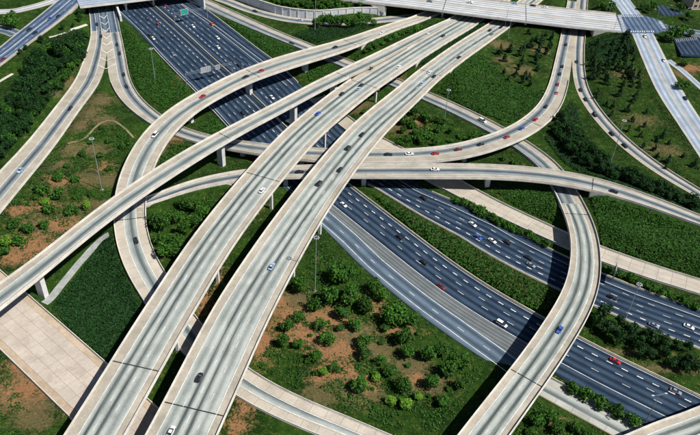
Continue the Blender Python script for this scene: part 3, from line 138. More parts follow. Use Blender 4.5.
COVER = [
    ('ivy_triangle', 1.5, [(-105.9, 246.3), (-98.4, 229.2), (-85.9, 209.7), (-77.3, 198.2), (-80.6, 183.8), (-87.5, 173.8), (-95.8, 181.0), (-118.1, 202.3), (-117.1, 208.4), (-111.2, 240.0)]),
    ('median_hedge', 1.9, [(11.3, 293.4), (33.9, 275.9), (52.5, 263.4), (67.9, 247.3), (82.3, 237.1), (90.4, 232.3), (92.4, 224.0), (82.9, 218.5), (70.4, 227.1), (59.3, 236.7), (46.8, 249.5), (33.6, 264.6), (20.4, 279.3)]),
    ('slope_green', 1.3, [(60.6, 416.8), (72.2, 444.0), (81.0, 450.5), (91.2, 430.9), (98.9, 416.0), (117.1, 408.6), (107.6, 389.7), (89.9, 369.7), (73.4, 380.0), (49.5, 402.2)]),
    ('kudzu', 1.4, [(119.5, 296.1), (133.0, 288.5), (149.9, 282.0), (167.2, 271.6), (160.8, 246.3), (147.1, 252.0), (134.9, 257.7), (119.9, 265.1), (119.9, 273.5)]),
    ('north_ivy', 1.2, [(-51.2, 472.0), (-35.4, 484.3), (12.7, 496.7), (26.1, 509.0), (-6.8, 478.1), (-29.5, 461.4)]),
    ('gore_ivy', 1.2, [(-99.5, 492.4), (-92.4, 493.2), (-44.0, 455.4), (-52.0, 442.9), (-61.1, 440.5), (-75.7, 458.3)]),
    ('wedge_ivy', 1.2, [(0.8, 448.0), (23.8, 476.3), (56.6, 509.0), (62.7, 512.3), (40.9, 485.1), (-5.2, 436.7)]),
    ('between_ivy', 1.2, [(24.2, 425.8), (42.2, 438.0), (84.3, 505.6), (93.5, 510.1), (41.0, 425.1)]),
    ('freeway_ivy', 1.1, [(-171.2, 476.8), (-157.0, 441.6), (-144.2, 410.0), (-132.3, 384.6), (-111.3, 362.6), (-100.1, 386.1), (-130.6, 426.4)]),
    ('pier_ivy', 1.0, [(-88.1, 345.5), (-80.8, 357.2), (-72.9, 348.0), (-78.3, 335.7)]),
    ('under_r4', 1.0, [(-100.7, 310.1), (-99.2, 326.3), (-86.3, 321.9), (-86.0, 314.5), (-95.0, 297.0)]),
    ('strip_green', 1.1, [(73.7, 301.1), (102.5, 305.0), (100.6, 279.7), (84.6, 290.0)]),
    ('gap_ivy', 1.1, [(-58.6, 235.6), (-54.2, 230.4), (-56.9, 208.8), (-58.2, 201.0), (-56.6, 211.7)]),
    ('south_slope', 1.2, [(-37.8, 432.8), (-15.6, 433.8), (-21.6, 415.8), (-30.4, 406.9)]),
    ('belt_ivy', 1.4, [(108.2, 356.7), (119.3, 374.1), (130.8, 398.3), (132.6, 385.2), (132.3, 366.1), (136.8, 345.2), (142.2, 324.8), (158.5, 308.7), (174.9, 292.6), (171.1, 283.5), (144.9, 299.2), (123.4, 314.3), (114.5, 328.7)]),
    ('grove_ivy', 1.3, [(154.4, 457.7), (158.9, 484.4), (168.8, 488.8), (191.4, 495.9), (188.1, 471.7), (176.2, 455.4), (162.2, 444.8)]),
    ('island_scrub', 0.9, [(-12.2, 254.6), (4.1, 237.4), (23.3, 215.6), (50.4, 188.9), (54.5, 183.2), (45.5, 167.2), (38.4, 154.8), (22.4, 155.3), (2.6, 161.7), (-14.4, 169.2), (-31.3, 178.9), (-25.3, 199.8), (-18.8, 230.4)]),
    ('west_scrub', 0.9, [(-155.3, 322.9), (-137.3, 345.3), (-119.1, 327.8), (-119.9, 304.1), (-117.1, 280.8), (-124.9, 262.6), (-136.7, 234.1), (-149.1, 226.1), (-162.5, 258.0), (-158.6, 289.3)]),
    ('forest_floor', 0.8, [(-197.5, 343.2), (-200.6, 370.4), (-206.2, 409.8), (-205.6, 430.0), (-187.8, 459.1), (-178.8, 437.0), (-176.9, 410.0), (-175.6, 384.7), (-176.4, 357.5), (-177.5, 325.3), (-180.2, 300.7)]),
    ('hollow', 0.9, [(20.7, 366.4), (32.6, 378.9), (48.9, 370.8), (73.3, 355.1), (64.6, 347.3), (41.6, 339.2), (27.9, 340.4)]),
    ('corner_scrub', 0.8, [(-127.0, 173.0), (-95.7, 147.8), (-93.6, 143.6), (-114.4, 142.3)]),
    ('south_corner', 1.0, [(73.0, 171.5), (94.1, 157.5), (61.5, 155.1)]),
    ('side_slope', 0.5, [(158.9, 472.6), (143.7, 420.0), (147.5, 392.2), (153.5, 363.8), (163.1, 341.1), (171.7, 322.7), (180.5, 308.0), (189.9, 336.8), (186.0, 377.0), (184.5, 414.2), (191.9, 486.8)]),
]
SOIL = [(-149.7, 367.0, 9, 9, 'b'), (-140.3, 345.8, 8, 8, 'b'), (-147.1, 315.6, 9, 8, 'b'), (-149.9, 301.2, 9, 7, 'b'), (-137.1, 317.3, 8, 7, 'b'), (-147.0, 279.4, 9, 7, 'b'), (-121.2, 291.0, 7, 7, 'b'), (-119.9, 270.6, 8, 6, 'b'), (-144.1, 252.5, 9, 7, 'b'), (-113.4, 161.7, 10, 8, 'o'), (-105.5, 149.9, 9, 6, 'b'), (-117.3, 157.5, 8, 6, 'b'), (-18.7, 215.4, 8, 10, 'b'), (3.0, 197.5, 14, 8, 'b'), (15.1, 191.5, 10, 6, 'b'), (26.8, 185.1, 10, 6, 'b'), (7.9, 169.0, 10, 6, 'b'), (34.2, 176.0, 9, 7, 'b'), (-6.9, 167.6, 9, 5, 'b'), (-7.4, 203.6, 11, 9, 'o'), (-0.6, 189.3, 9, 7, 'o'), (-14.9, 195.9, 10, 6, 'o'), (-21.8, 204.6, 7, 8, 'o'), (0.7, 178.6, 7, 5, 'o'), (-31.5, 191.8, 6, 12, 'o'), (-28.7, 211.4, 6, 10, 'o'), (10.6, 217.8, 5, 4, 'o'), (13.7, 211.5, 5, 3, 'o'), (21.2, 202.6, 9, 3, 'o'), (-4.4, 187.9, 9, 6, 'o'), (-7.5, 176.5, 5, 4, 'o'), (10.0, 174.3, 5, 5, 'o'), (28.6, 177.9, 4, 4, 'o'), (-141.1, 238.6, 14, 9, 'o'), (-145.0, 231.7, 10, 8, 'o'), (-133.2, 253.9, 12, 6, 'o'), (-145.1, 267.5, 8, 5, 'o'), (-145.2, 288.1, 9, 5, 'o'), (-127.2, 302.2, 7, 5, 'o'), (-155.6, 261.9, 7, 5, 'o'), (-127.0, 270.1, 8, 6, 'b'), (-130.7, 289.6, 9, 8, 'b'), (-131.1, 261.5, 8, 6, 'b'), (-114.8, 165.6, 10, 6, 'b'), (-106.5, 155.8, 8, 5, 'b'), (-119.2, 172.2, 6, 4, 'o'), (-33.6, 161.5, 4, 6, 'o'), (-34.8, 153.0, 5, 5, 'o'), (-57.2, 161.7, 6, 8, 'b'), (-58.0, 212.1, 4, 10, 'o'), (-56.7, 227.5, 4, 10, 'o'), (-58.1, 192.6, 4, 8, 'b'), (-48.6, 275.6, 6, 7, 'o'), (-51.8, 264.9, 5, 6, 'b'), (25.3, 357.1, 12, 8, 'b'), (34.1, 366.7, 8, 6, 'o'), (-96.0, 331.4, 8, 5, 'o'), (-100.8, 321.0, 6, 6, 'b'), (95.9, 470.5, 10, 8, 'b'), (104.8, 435.1, 10, 8, 'b'), (122.8, 465.8, 8, 8, 'b'), (85.3, 423.6, 8, 6, 'b'), (96.5, 447.7, 8, 6, 'b'), (-176.9, 386.9, 10, 10, 'b'), (-181.1, 412.0, 8, 8, 'b'), (-179.8, 371.0, 8, 6, 'b'), (-192.8, 435.8, 6, 5, 'b'), (173.0, 434.4, 12, 8, 'b'), (167.8, 378.6, 12, 8, 'b'), (173.1, 347.0, 12, 8, 'b'), (211.5, 441.6, 10, 8, 'b'), (221.6, 452.5, 8, 6, 'o'), (119.1, 339.7, 6, 5, 'b'), (139.2, 321.1, 8, 4, 'b'), (-150.8, 352.6, 8, 10, 'b'), (-152.0, 338.9, 6, 10, 'b'), (58.4, 275.3, 0.1, 0.1, 'b'), (-4.1, 375.6, 12, 6, 'c'), (2.9, 381.4, 8, 5, 'c'), (19.9, 423.4, 7, 6, 'b'), (25.0, 417.8, 6, 5, 'b'), (-111.6, 399.4, 4, 12, 'b'), (80.7, 161.6, 6, 4, 'b'), (124.0, 191.8, 30, 2.5, 'b'), (112.0, 199.1, 20, 2, 'b')]
CARS = [
    ('r18', 'sedan', 'black', -219.7, 444.0, 6.27, -1.755),
    ('r18', 'sedan', 'black', -214.1, 439.5, 6.21, -1.754),
    ('r18', 'sedan', 'black', -208.3, 466.2, 6.64, -1.712),
    ('r18', 'sedan', 'blue', -212.2, 461.5, 6.57, -1.723),
    ('r18', 'sedan', 'maroon', -219.2, 401.0, 5.82, -1.743),
    ('r5l', 'sedan', 'black', -183.8, 470.2, 0.74, -1.216),
    ('r5l', 'sedan', 'black', -175.4, 451.8, 0.8, -1.282),
    ('r5l', 'sedan', 'black', -163.5, 356.2, 1.24, -1.602),
    ('r5l', 'sedan', 'pale blue', -167.1, 293.4, 1.5, -1.673),
    ('r6', 'sedan', 'black', -161.5, 441.3, 0.84, -1.232),
    ('r6', 'sedan', 'black', -156.1, 428.5, 0.9, -1.237),
    ('r6', 'sedan', 'black', -145.5, 400.5, 1.03, -1.185),
    ('r6', 'sedan', 'black', -139.5, 385.7, 1.11, -1.082),
    ('E', 'sedan', 'red', -146.5, 511.6, 0.03, -0.921),
    ('W', 'sedan', 'maroon', -143.4, 478.1, 0.03, -0.924),
    ('W', 'sedan', 'black', -152.6, 485.3, 0.03, -0.922),
    ('W', 'sedan', 'black', -144.4, 459.8, 0.03, -0.931),
    ('W', 'sedan', 'white', -141.2, 455.4, 0.03, -0.933),
    ('W', 'sedan', 'black', -135.3, 457.9, 0.03, -0.933),
    ('W', 'sedan', 'grey', -122.6, 433.7, 0.03, -0.941),
    ('E', 'sedan', 'white', -118.9, 478.5, 0.03, -0.931),
    ('E', 'pickup', 'orange', -106.5, 483.8, 0.03, -0.931),
    ('E', 'sedan', 'white', -98.6, 462.4, 0.03, -0.94),
    ('E', 'sedan', 'white', -95.7, 448.1, 0.03, -0.94),
    ('E', 'sedan', 'black', -77.7, 424.2, 0.03, -0.933),
    ('r4', 'sedan', 'black', -67.3, 387.1, 11.84, -2.266),
    ('r4', 'sedan', 'red', -59.4, 395.9, 11.83, -2.324),
    ('r4', 'sedan', 'red', -88.0, 361.9, 11.23, -2.153),
    ('r4', 'van', 'white', -105.4, 321.9, 9.14, -1.774),
    ('r4', 'sedan', 'black', -16.8, 438.1, 10.15, -2.342),
    ('r4', 'sedan', 'white', 13.9, 471.7, 7.13, -2.217),
    ('r4', 'sedan', 'black', -94.6, 242.8, 4.25, -1.143),
    ('r10', 'sedan', 'pale blue', -45.3, 499.0, 0.56, -0.119),
    ('r10', 'sedan', 'black', -79.6, 510.2, 0.43, -0.504),
    ('r8', 'sedan', 'black', -47.4, 460.0, 0.64, -0.621),
    ('r2', 'sedan', 'black', 6.9, 406.7, 12.65, 1.076),
    ('r2', 'sedan', 'white', 24.5, 413.7, 11.33, 1.073),
    ('r2', 'sedan', 'black', 1.5, 380.8, 14.46, 1.088),
    ('r2', 'sedan', 'black', -9.1, 367.9, 15.27, 1.1),
    ('r2', 'sedan', 'blue', -21.0, 343.1, 16.01, 1.115),
    ('r2', 'sedan', 'pale blue', 0.4, 375.9, 14.73, 1.091),
    ('r2', 'sedan', 'white', -41.8, 271.1, 15.33, 1.242),
    ('r2', 'sedan', 'white', 45.7, 475.2, 6.65, 1.032),
    ('r2', 'sedan', 'black', 56.5, 475.3, 6.17, 1.029),
    ('r3', 'sedan', 'black', 91.2, 492.0, 5.18, 1.035),
    ('r3', 'sedan', 'black', 100.3, 500.5, 4.32, 1.036),
    ('r3', 'sedan', 'grey', 91.7, 484.5, 5.59, 1.035),
    ('r3', 'sedan', 'black', 64.1, 436.6, 9.42, 1.06),
    ('r3', 'sedan', 'white', 43.3, 407.7, 12.01, 1.104),
    ('r3', 'sedan', 'black', 45.7, 402.4, 12.2, 1.104),
    ('r3', 'sedan', 'pale blue', 37.8, 390.4, 13.23, 1.135),
    ('r3', 'sedan', 'black', 3.5, 324.1, 16.33, 1.159),
    ('r3', 'suv', 'black', -3.3, 310.2, 16.33, 1.182),
    ('r3', 'sedan', 'black', -6.4, 291.0, 16.17, 1.208),
    ('r3', 'suv', 'black', -15.7, 278.7, 15.91, 1.221),
    ('r3', 'sedan', 'pale blue', -31.1, 220.8, 14.11, 1.295),
    ('r3', 'sedan', 'black', -49.4, 162.4, 12.99, 1.379),
    ('r3', 'sedan', 'white', -54.1, 140.0, 12.69, 1.378),
    ('r7', 'sedan', 'black', -26.7, 299.6, 7.11, 0.126),
    ('r6', 'sedan', 'black', 18.1, 319.7, 7.79, 0.13),
    ('r6', 'sedan', 'white', 29.2, 321.4, 7.83, 0.17),
    ('r6', 'sedan', 'red', 43.1, 323.5, 7.82, 0.287),
    ('r6', 'sedan', 'maroon', 55.7, 328.9, 7.77, 0.408),
    ('r6', 'sedan', 'black', 68.4, 335.5, 7.68, 0.559),
    ('r6', 'sedan', 'red', 83.9, 345.4, 7.37, 0.717),
    ('r6', 'sedan', 'blue', 93.9, 356.3, 6.94, 0.822),
    ('r6', 'sedan', 'red', 103.7, 368.2, 6.47, 0.945),
    ('r6', 'sedan', 'black', 112.8, 385.3, 5.91, 1.101),
    ('r6', 'sedan', 'pink', 123.2, 405.0, 5.04, 1.233),
    ('r6', 'sedan', 'red', 126.1, 417.1, 4.61, 1.268),
    ('r6', 'sedan', 'black', 130.5, 432.9, 4.16, 1.297),
    ('r6', 'sedan', 'black', 134.4, 444.5, 3.9, 1.305),
    ('r6', 'sedan', 'black', 143.9, 480.7, 3.31, 1.309),
    ('r13', 'sedan', 'black', 140.3, 413.7, 3.49, -1.606),
    ('r13', 'sedan', 'black', 140.8, 401.5, 3.6, -1.512),
    ('r13', 'sedan', 'black', 146.2, 454.4, 3.23, -1.762),
    ('r13', 'suv', 'black', 142.1, 382.7, 3.79, -1.404),
    ('r13', 'sedan', 'black', 147.1, 361.6, 4.03, -1.294),
    ('r13', 'sedan', 'black', 151.3, 349.2, 4.2, -1.194),
    ('r7', 'sedan', 'white', 41.8, 306.9, 8.9, 0.069),
    ('r7', 'sedan', 'black', 130.7, 296.5, 9.66, -0.369),
    ('r8', 'van', 'white', 74.0, 371.0, 1.63, -0.797),
    ('r8', 'sedan', 'blue', 85.8, 200.3, 8.95, -2.131),
    ('W', 'sedan', 'white', -3.6, 284.0, 0.03, -0.85),
    ('W', 'sedan', 'black', 24.0, 261.7, 0.03, -0.845),
    ('W', 'sedan', 'black', 34.7, 245.2, 0.03, -0.824),
    ('W', 'sedan', 'maroon', 41.5, 230.2, 0.03, -0.777),
    ('W', 'van', 'white', 65.5, 210.0, 0.03, -0.669),
    ('W', 'sedan', 'red', 108.7, 193.9, 0.03, -0.583),
    ('W', 'sedan', 'grey', 128.6, 180.5, 0.03, -0.564),
    ('E', 'sedan', 'black', 36.6, 293.8, 0.03, -0.846),
    ('E', 'sedan', 'white', 59.5, 275.0, 0.03, -0.831),
    ('E', 'sedan', 'blue', 61.2, 265.6, 0.03, -0.816),
    ('E', 'sedan', 'white', 67.7, 263.5, 0.03, -0.805),
    ('E', 'sedan', 'black', 74.8, 263.0, 0.03, -0.777),
    ('E', 'sedan', 'black', 83.4, 252.8, 0.03, -0.708),
    ('E', 'sedan', 'grey', 83.6, 248.0, 0.03, -0.693),
    ('E', 'sedan', 'black', 116.4, 230.1, 0.03, -0.622),
    ('E', 'sedan', 'white', 145.0, 215.3, 0.03, -0.564),
    ('E', 'sedan', 'grey', 130.1, 214.8, 0.03, -0.57),
    ('W', 'sedan', 'black', -65.9, 364.9, 0.03, -0.965),
    ('W', 'sedan', 'white', -82.4, 381.6, 0.03, -0.951),
    ('E', 'sedan', 'white', -51.6, 385.6, 0.03, -0.961),
    ('r12', 'sedan', 'white', 200.3, 489.7, 9.1, -1.637),
    ('r12', 'sedan', 'white', 203.4, 454.3, 8.22, -1.636),
    ('r12', 'sedan', 'black', 202.5, 405.1, 6.88, -1.562),
    ('r11', 'sedan', 'pale blue', 114.1, 533.8, 9.56, -0.139),
    ('r11', 'sedan', 'black', 127.5, 531.9, 9.56, -0.135),
    ('r11', 'sedan', 'white', 79.7, 530.6, 9.56, -0.167),
    ('r11', 'sedan', 'white', 136.3, 530.8, 9.56, -0.129),
    ('r11', 'sedan', 'grey', 49.4, 527.6, 9.56, -0.164),
]
FORKS = {'r5_t': 100.0, 'r6_t': 104.0, 'r1_b': 256.0, 'r2_a': 284.0, 'r5_b': 172.0, 'r6_b0': 176.0, 'r6_b1': 536.0}
MASTS = [(-122.6, 282.4, 30.0), (116.5, 213.4, 24.0), (137.2, 327.1, 29.0), (-12.9, 221.3, 30.0), (-125.0, 396.3, 21.0), (50.7, 364.0, 23.0), (-33.0, 480.7, 32.0)]
ARM_MAST = (113.2, 165.9, 16.0)
PTS = {'sign_a': (-120.6, 466.5), 'sign_b': (-95.1, 430.3), 'sign_b2': (-96.0, 377.5), 'wall10': [(-100.5, 533.2), (-85.1, 522.1), (-72.8, 514.6), (-60.9, 508.2), (-45.9, 505.1), (-31.2, 505.6), (-13.2, 512.1), (1.6, 516.2), (17.2, 517.8)], 'swale': [(-107.9, 246.3), (-112.2, 243.0), (-116.0, 229.9), (-119.0, 215.9), (-120.3, 207.9), (-122.3, 202.5)], 'lot': [(220.8, 490.2), (240.3, 497.2), (253.0, 492.5), (243.6, 465.9), (218.7, 465.4)], 'lot2': [(226.2, 553.7), (239.5, 544.1), (243.4, 537.1), (224.1, 528.4)], 'inter': [(190.1, 493.9), (210.3, 497.0), (221.5, 505.5), (221.4, 519.6), (209.0, 528.7)], 'bld': (253.9, 550.3), 'path': [(-190.5, 468.9), (-193.7, 450.2), (-198.9, 442.0), (-205.0, 436.8)], 'path2': [(-213.1, 374.6), (-210.4, 382.4), (-208.4, 387.9)], 'panel': (119.2, 241.6), 'trail': [(-152.3, 320.2), (-145.7, 326.2), (-143.1, 336.9), (-140.1, 343.4), (-135.7, 345.3), (-127.8, 339.2), (-120.0, 330.5)], 'abut': [[(-134.4, 530.8), (-116.6, 509.8)], [(-179.9, 502.4), (-169.6, 479.1)], [(-159.6, 524.7), (-154.4, 510.2)]], 'poles': [(184.0, 527.4, 9.0), (231.6, 528.1, 9.0), (239.9, 525.9, 9.0), (216.7, 518.4, 9.0), (180.5, 498.2, 11.0)], 'smast': [(103.9, 504.3, 14.0), (103.2, 484.1, 12.0)]}


# ================================================================ helpers: meshes, tags
class MB:
    """collects faces; build() links them as ONE mesh object"""
    def __init__(self):
        self.v = []; self.f = []; self.uv = []; self.mi = []

    def quad(self, a, b, c, d, uv=None):
        n = len(self.v); self.v += [tuple(a), tuple(b), tuple(c), tuple(d)]
        self.f.append((n, n + 1, n + 2, n + 3)); self.uv.append(uv or ((0, 0),) * 4)

    def poly(self, pts):
        n = len(self.v); self.v += [tuple(p) for p in pts]
        self.f.append(tuple(range(n, n + len(pts)))); self.uv.append(tuple((p[0], p[1]) for p in pts))

    def box(self, c, s, rz=0.0, top=(1, 1)):
        """centre of base c, size s, rotation about z, top scale"""
        hx, hy = s[0] / 2, s[1] / 2
        ca, sa = math.cos(rz), math.sin(rz)

        def P(x, y, z): return (c[0] + x * ca - y * sa, c[1] + x * sa + y * ca, c[2] + z)
        b = [P(-hx, -hy, 0), P(hx, -hy, 0), P(hx, hy, 0), P(-hx, hy, 0)]
        t = [P(-hx * top[0], -hy * top[1], s[2]), P(hx * top[0], -hy * top[1], s[2]), P(hx * top[0], hy * top[1], s[2]), P(-hx * top[0], hy * top[1], s[2])]
        n = len(self.v); self.v += b + t
        for q in ((0, 3, 2, 1), (4, 5, 6, 7), (0, 1, 5, 4), (1, 2, 6, 5), (2, 3, 7, 6), (3, 0, 4, 7)):
            self.f.append(tuple(n + i for i in q)); self.uv.append(((0, 0), (1, 0), (1, 1), (0, 1)))

    def tube(self, p0, p1, r0, r1, n=8):
        a = Vector(p0); b = Vector(p1); d = (b - a).normalized()
        x = d.orthogonal().normalized(); y = d.cross(x)
        k = len(self.v)
        for i in range(n):
            t = 2 * math.pi * i / n; o = x * math.cos(t) + y * math.sin(t)
            self.v.append(tuple(a + o * r0)); self.v.append(tuple(b + o * r1))
        for i in range(n):
            j = (i + 1) % n
            self.f.append((k + 2 * i, k + 2 * j, k + 2 * j + 1, k + 2 * i + 1)); self.uv.append(((0, 0),) * 4)
        self.f.append(tuple(k + 2 * i + 1 for i in range(n))); self.uv.append(((0, 0),) * n)
        self.f.append(tuple(k + 2 * i for i in reversed(range(n)))); self.uv.append(((0, 0),) * n)

    def mesh(self, name, mat, smooth=False):
        me = bpy.data.meshes.new(name)
        me.from_pydata(self.v, [], self.f)
        uvl = me.uv_layers.new(name='UVMap')
        flat = [c for fuv in self.uv for p in fuv for c in p]
        uvl.data.foreach_set('uv', flat)
        if mat: me.materials.append(mat)
        if smooth: me.polygons.foreach_set('use_smooth', [True] * len(me.polygons))
        me.update()
        return me

    def build(self, name, mat, parent=None, smooth=False):
        return link(name, self.mesh(name, mat, smooth), parent)


def link(name, data, parent=None):
    o = bpy.data.objects.new(name, data)
    COL.objects.link(o)
    if parent is not None: o.parent = parent
    return o


def tag(o, label=None, cat=None, group=None, kind=None):
    if label: o['label'] = label
    if cat: o['category'] = cat
    if group: o['group'] = group
    if kind: o['kind'] = kind
    return o


def empty(name, loc=(0, 0, 0), rz=0.0):
    o = bpy.data.objects.new(name, None)
    COL.objects.link(o)
    o.empty_display_size = .5
    o.location = loc; o.rotation_euler = (0, 0, rz)
    return o


# ================================================================ materials
def newmat(name):
    m = bpy.data.materials.new(name); m.use_nodes = True
    nt = m.node_tree
    return m, nt, nt.nodes, nt.links, nt.nodes['Principled BSDF']


def nd(nodes, t, **kw):
    n = nodes.new(t)
    for k, v in kw.items():
        if k == 'op': n.operation = v
        elif k.startswith('i') and k[1:].isdigit(): n.inputs[int(k[1:])].default_value = v
        else: setattr(n, k, v)
    return n


def math_(nodes, links, op, a, b=None, clamp=False):
    n = nodes.new('ShaderNodeMath'); n.operation = op; n.use_clamp = clamp
    for i, s in enumerate((a, b)):
        if s is None: continue
        if hasattr(s, 'is_output'): links.new(s, n.inputs[i])
        else: n.inputs[i].default_value = s
    return n.outputs[0]


def mixc(nodes, links, fac, a, b, blend='MIX'):
    n = nodes.new('ShaderNodeMix'); n.data_type = 'RGBA'; n.blend_type = blend
    for idx, s in ((0, fac), (6, a), (7, b)):
        if hasattr(s, 'is_output'): links.new(s, n.inputs[idx])
        elif idx == 0: n.inputs[0].default_value = s
        else: n.inputs[idx].default_value = (*s, 1) if len(s) == 3 else s
    return n.outputs[2]


def noise(nodes, links, vec, scale, detail=3.0, rough=.6):
    n = nodes.new('ShaderNodeTexNoise'); n.inputs['Scale'].default_value = scale
    n.inputs['Detail'].default_value = detail; n.inputs['Roughness'].default_value = rough
    if vec is not None: links.new(vec, n.inputs['Vector'])
    return n.outputs[0]


def ramp(nodes, links, fac, lo, hi):
    n = nodes.new('ShaderNodeMapRange'); n.clamp = True; n.interpolation_type = 'SMOOTHSTEP'
    links.new(fac, n.inputs[0]); n.inputs[1].default_value = lo; n.inputs[2].default_value = hi
    return n.outputs[0]


def worn(name, dark, light, rough=.85, scale=.25, fine=2.5, objrand=.12, streak=None, strong=None, bump=0.0, metallic=0.0):
    """weathered surface: two colours mottled by broad and fine noise; streak = (lane width, colour, strength) oil trail along the lanes"""
    m, nt, N, L, bsdf = newmat(name)
    geo = N.new('ShaderNodeNewGeometry').outputs['Position']
    a = noise(N, L, geo, scale, 4); b = noise(N, L, geo, fine, 3)
    f = math_(N, L, 'ADD', math_(N, L, 'MULTIPLY', a, .65), math_(N, L, 'MULTIPLY', b, .35))
    c = mixc(N, L, ramp(N, L, f, .32, .68), dark, light)
    if streak:
        lw, scol, st = streak
        uv = N.new('ShaderNodeUVMap'); uv.uv_map = 'UVMap'
        sep = N.new('ShaderNodeSeparateXYZ'); L.new(uv.outputs[0], sep.inputs[0])
        fr = math_(N, L, 'FRACT', math_(N, L, 'DIVIDE', sep.outputs[0], lw))
        d = math_(N, L, 'ABSOLUTE', math_(N, L, 'SUBTRACT', fr, .5))
        comb = N.new('ShaderNodeCombineXYZ'); L.new(sep.outputs[0], comb.inputs[0])
        L.new(math_(N, L, 'MULTIPLY', sep.outputs[1], .025), comb.inputs[1])
        nv = noise(N, L, comb.outputs[0], .8, 3)
        wv = noise(N, L, comb.outputs[0], 3.0, 2)
        core = math_(N, L, 'SUBTRACT', 1.0, ramp(N, L, math_(N, L, 'ADD', d, math_(N, L, 'MULTIPLY', wv, .08)), .03, .32))
        core = math_(N, L, 'SUBTRACT', 1.0, ramp(N, L, math_(N, L, 'ADD', d, math_(N, L, 'MULTIPLY', math_(N, L, 'SUBTRACT', wv, .5), .3)), .02, .34))
        if strong:
            li = math_(N, L, 'FLOOR', math_(N, L, 'DIVIDE', sep.outputs[0], lw))
            hit = None
            for q in strong:
                e_ = math_(N, L, 'COMPARE', li, float(q)); e_.node.inputs[2].default_value = .4
                hit = e_ if hit is None else math_(N, L, 'ADD', hit, e_)
            core = math_(N, L, 'MULTIPLY', core, math_(N, L, 'ADD', math_(N, L, 'MULTIPLY', hit, .62), .38))
        amt = math_(N, L, 'MULTIPLY', core, math_(N, L, 'MULTIPLY', ramp(N, L, nv, .16, .52), st))
        c = mixc(N, L, amt, c, scol)
        # paler rubbed band along the lane edges, broken up lengthwise
        pale = math_(N, L, 'MULTIPLY', ramp(N, L, math_(N, L, 'ADD', d, math_(N, L, 'MULTIPLY', math_(N, L, 'SUBTRACT', wv, .5), .5)), .28, .5), .55)
        c = mixc(N, L, pale, c, tuple(min(.8, v * 1.2) for v in light))
        c = mixc(N, L, math_(N, L, 'MULTIPLY', ramp(N, L, wv, .5, .8), .3), c, tuple(v * .6 for v in dark))
    # grime: broad stains and fine speckle
    gr = noise(N, L, geo, .07, 6, .7); sp = noise(N, L, geo, .9, 5, .75)
    c = mixc(N, L, math_(N, L, 'MULTIPLY', ramp(N, L, gr, .48, .75), .38), c, tuple(v * .55 for v in dark))
    c = mixc(N, L, math_(N, L, 'MULTIPLY', ramp(N, L, sp, .55, .8), .45), c, tuple(v * .6 for v in dark))
    oi = N.new('ShaderNodeObjectInfo').outputs['Random']
    g = math_(N, L, 'ADD', math_(N, L, 'MULTIPLY', oi, objrand), 1 - objrand / 2)
    mul = N.new('ShaderNodeVectorMath'); mul.operation = 'SCALE'; L.new(c, mul.inputs[0]); L.new(g, mul.inputs['Scale'])
    L.new(mul.outputs[0], bsdf.inputs['Base Color'])
    bsdf.inputs['Roughness'].default_value = rough
    bsdf.inputs['Metallic'].default_value = metallic
    bsdf.inputs['Specular IOR Level'].default_value = .18
    if bump:
        bn = N.new('ShaderNodeBump'); bn.inputs['Strength'].default_value = bump; bn.inputs['Distance'].default_value = .05
        L.new(b, bn.inputs['Height']); L.new(bn.outputs[0], bsdf.inputs['Normal'])
    return m


M = {}
M['tan'] = worn('shoulder_concrete', (.255, .23, .19), (.375, .34, .285), scale=.12, fine=1.2)
M['parapet'] = worn('parapet_concrete', (.42, .40, .37), (.60, .58, .54), scale=.2, fine=1.5, objrand=.05)
M['pier'] = worn('pier_concrete', (.46, .46, .47), (.60, .60, .60), scale=.3, fine=1.0)
M['lane'] = worn('bridge_lane_concrete', (.215, .24, .228), (.335, .36, .34), scale=.1, fine=1.6, objrand=.05, streak=(3.66, (.035, .048, .05), .96), strong=(0, 1))
M['lane_mid'] = worn('viaduct_lane_concrete', (.215, .24, .228), (.335, .36, .34), scale=.1, fine=1.6, objrand=.05, streak=(3.66, (.035, .048, .05), .96), strong=(1, 2))
M['lane_single'] = worn('single_lane_concrete', (.205, .23, .225), (.315, .34, .325), scale=.1, fine=1.6, objrand=.05, streak=(5.6, (.05, .07, .08), .9))
M['lane_dark'] = worn('ramp_lane_asphalt', (.12, .145, .16), (.21, .235, .245), scale=.12, fine=1.6, objrand=.05, streak=(4.2, (.022, .034, .05), .85))
M['lane_pale'] = worn('overpass_concrete', (.34, .355, .375), (.48, .49, .50), scale=.1, fine=1.5, objrand=.05, streak=(3.66, (.13, .145, .17), .8))
M['asphalt'] = worn('freeway_asphalt', (.011, .025, .049), (.034, .060, .100), scale=.08, fine=1.4, objrand=0, streak=(3.66, (.004, .009, .02), .92))
M['asphalt_pale'] = worn('street_asphalt', (.20, .25, .32), (.31, .36, .43), scale=.1, fine=1.4, objrand=.05, streak=(3.66, (.13, .16, .21), .6))
M['asphalt_blue'] = worn('collector_asphalt', (.060, .090, .125), (.105, .145, .19), scale=.1, fine=1.4, objrand=0, streak=(4.4, (.03, .045, .07), .8))
M['asphalt_street'] = worn('street_asphalt_dark', (.05, .08, .135), (.10, .145, .22), scale=.1, fine=1.4, objrand=0, streak=(3.66, (.02, .035, .07), .85))
M['brown'] = worn('brown_shoulder', (.30, .235, .17), (.42, .34, .26), scale=.3, fine=1.3)
M['gore'] = worn('gore_concrete', (.085, .098, .105), (.145, .16, .165), scale=.1, fine=1.2, objrand=0, streak=(1.8, (.06, .07, .08), .7))
M['slab'] = worn('pavement_slab', (.33, .285, .245), (.46, .405, .355), scale=.14, fine=1.3, objrand=.10)
M['slabjoint'] = worn('slab_joint', (.17, .14, .12), (.25, .21, .18), objrand=0)
M['slab_tan'] = worn('pavement_slab_tan', (.31, .28, .235), (.44, .40, .345), scale=.14, fine=1.3, objrand=.10)
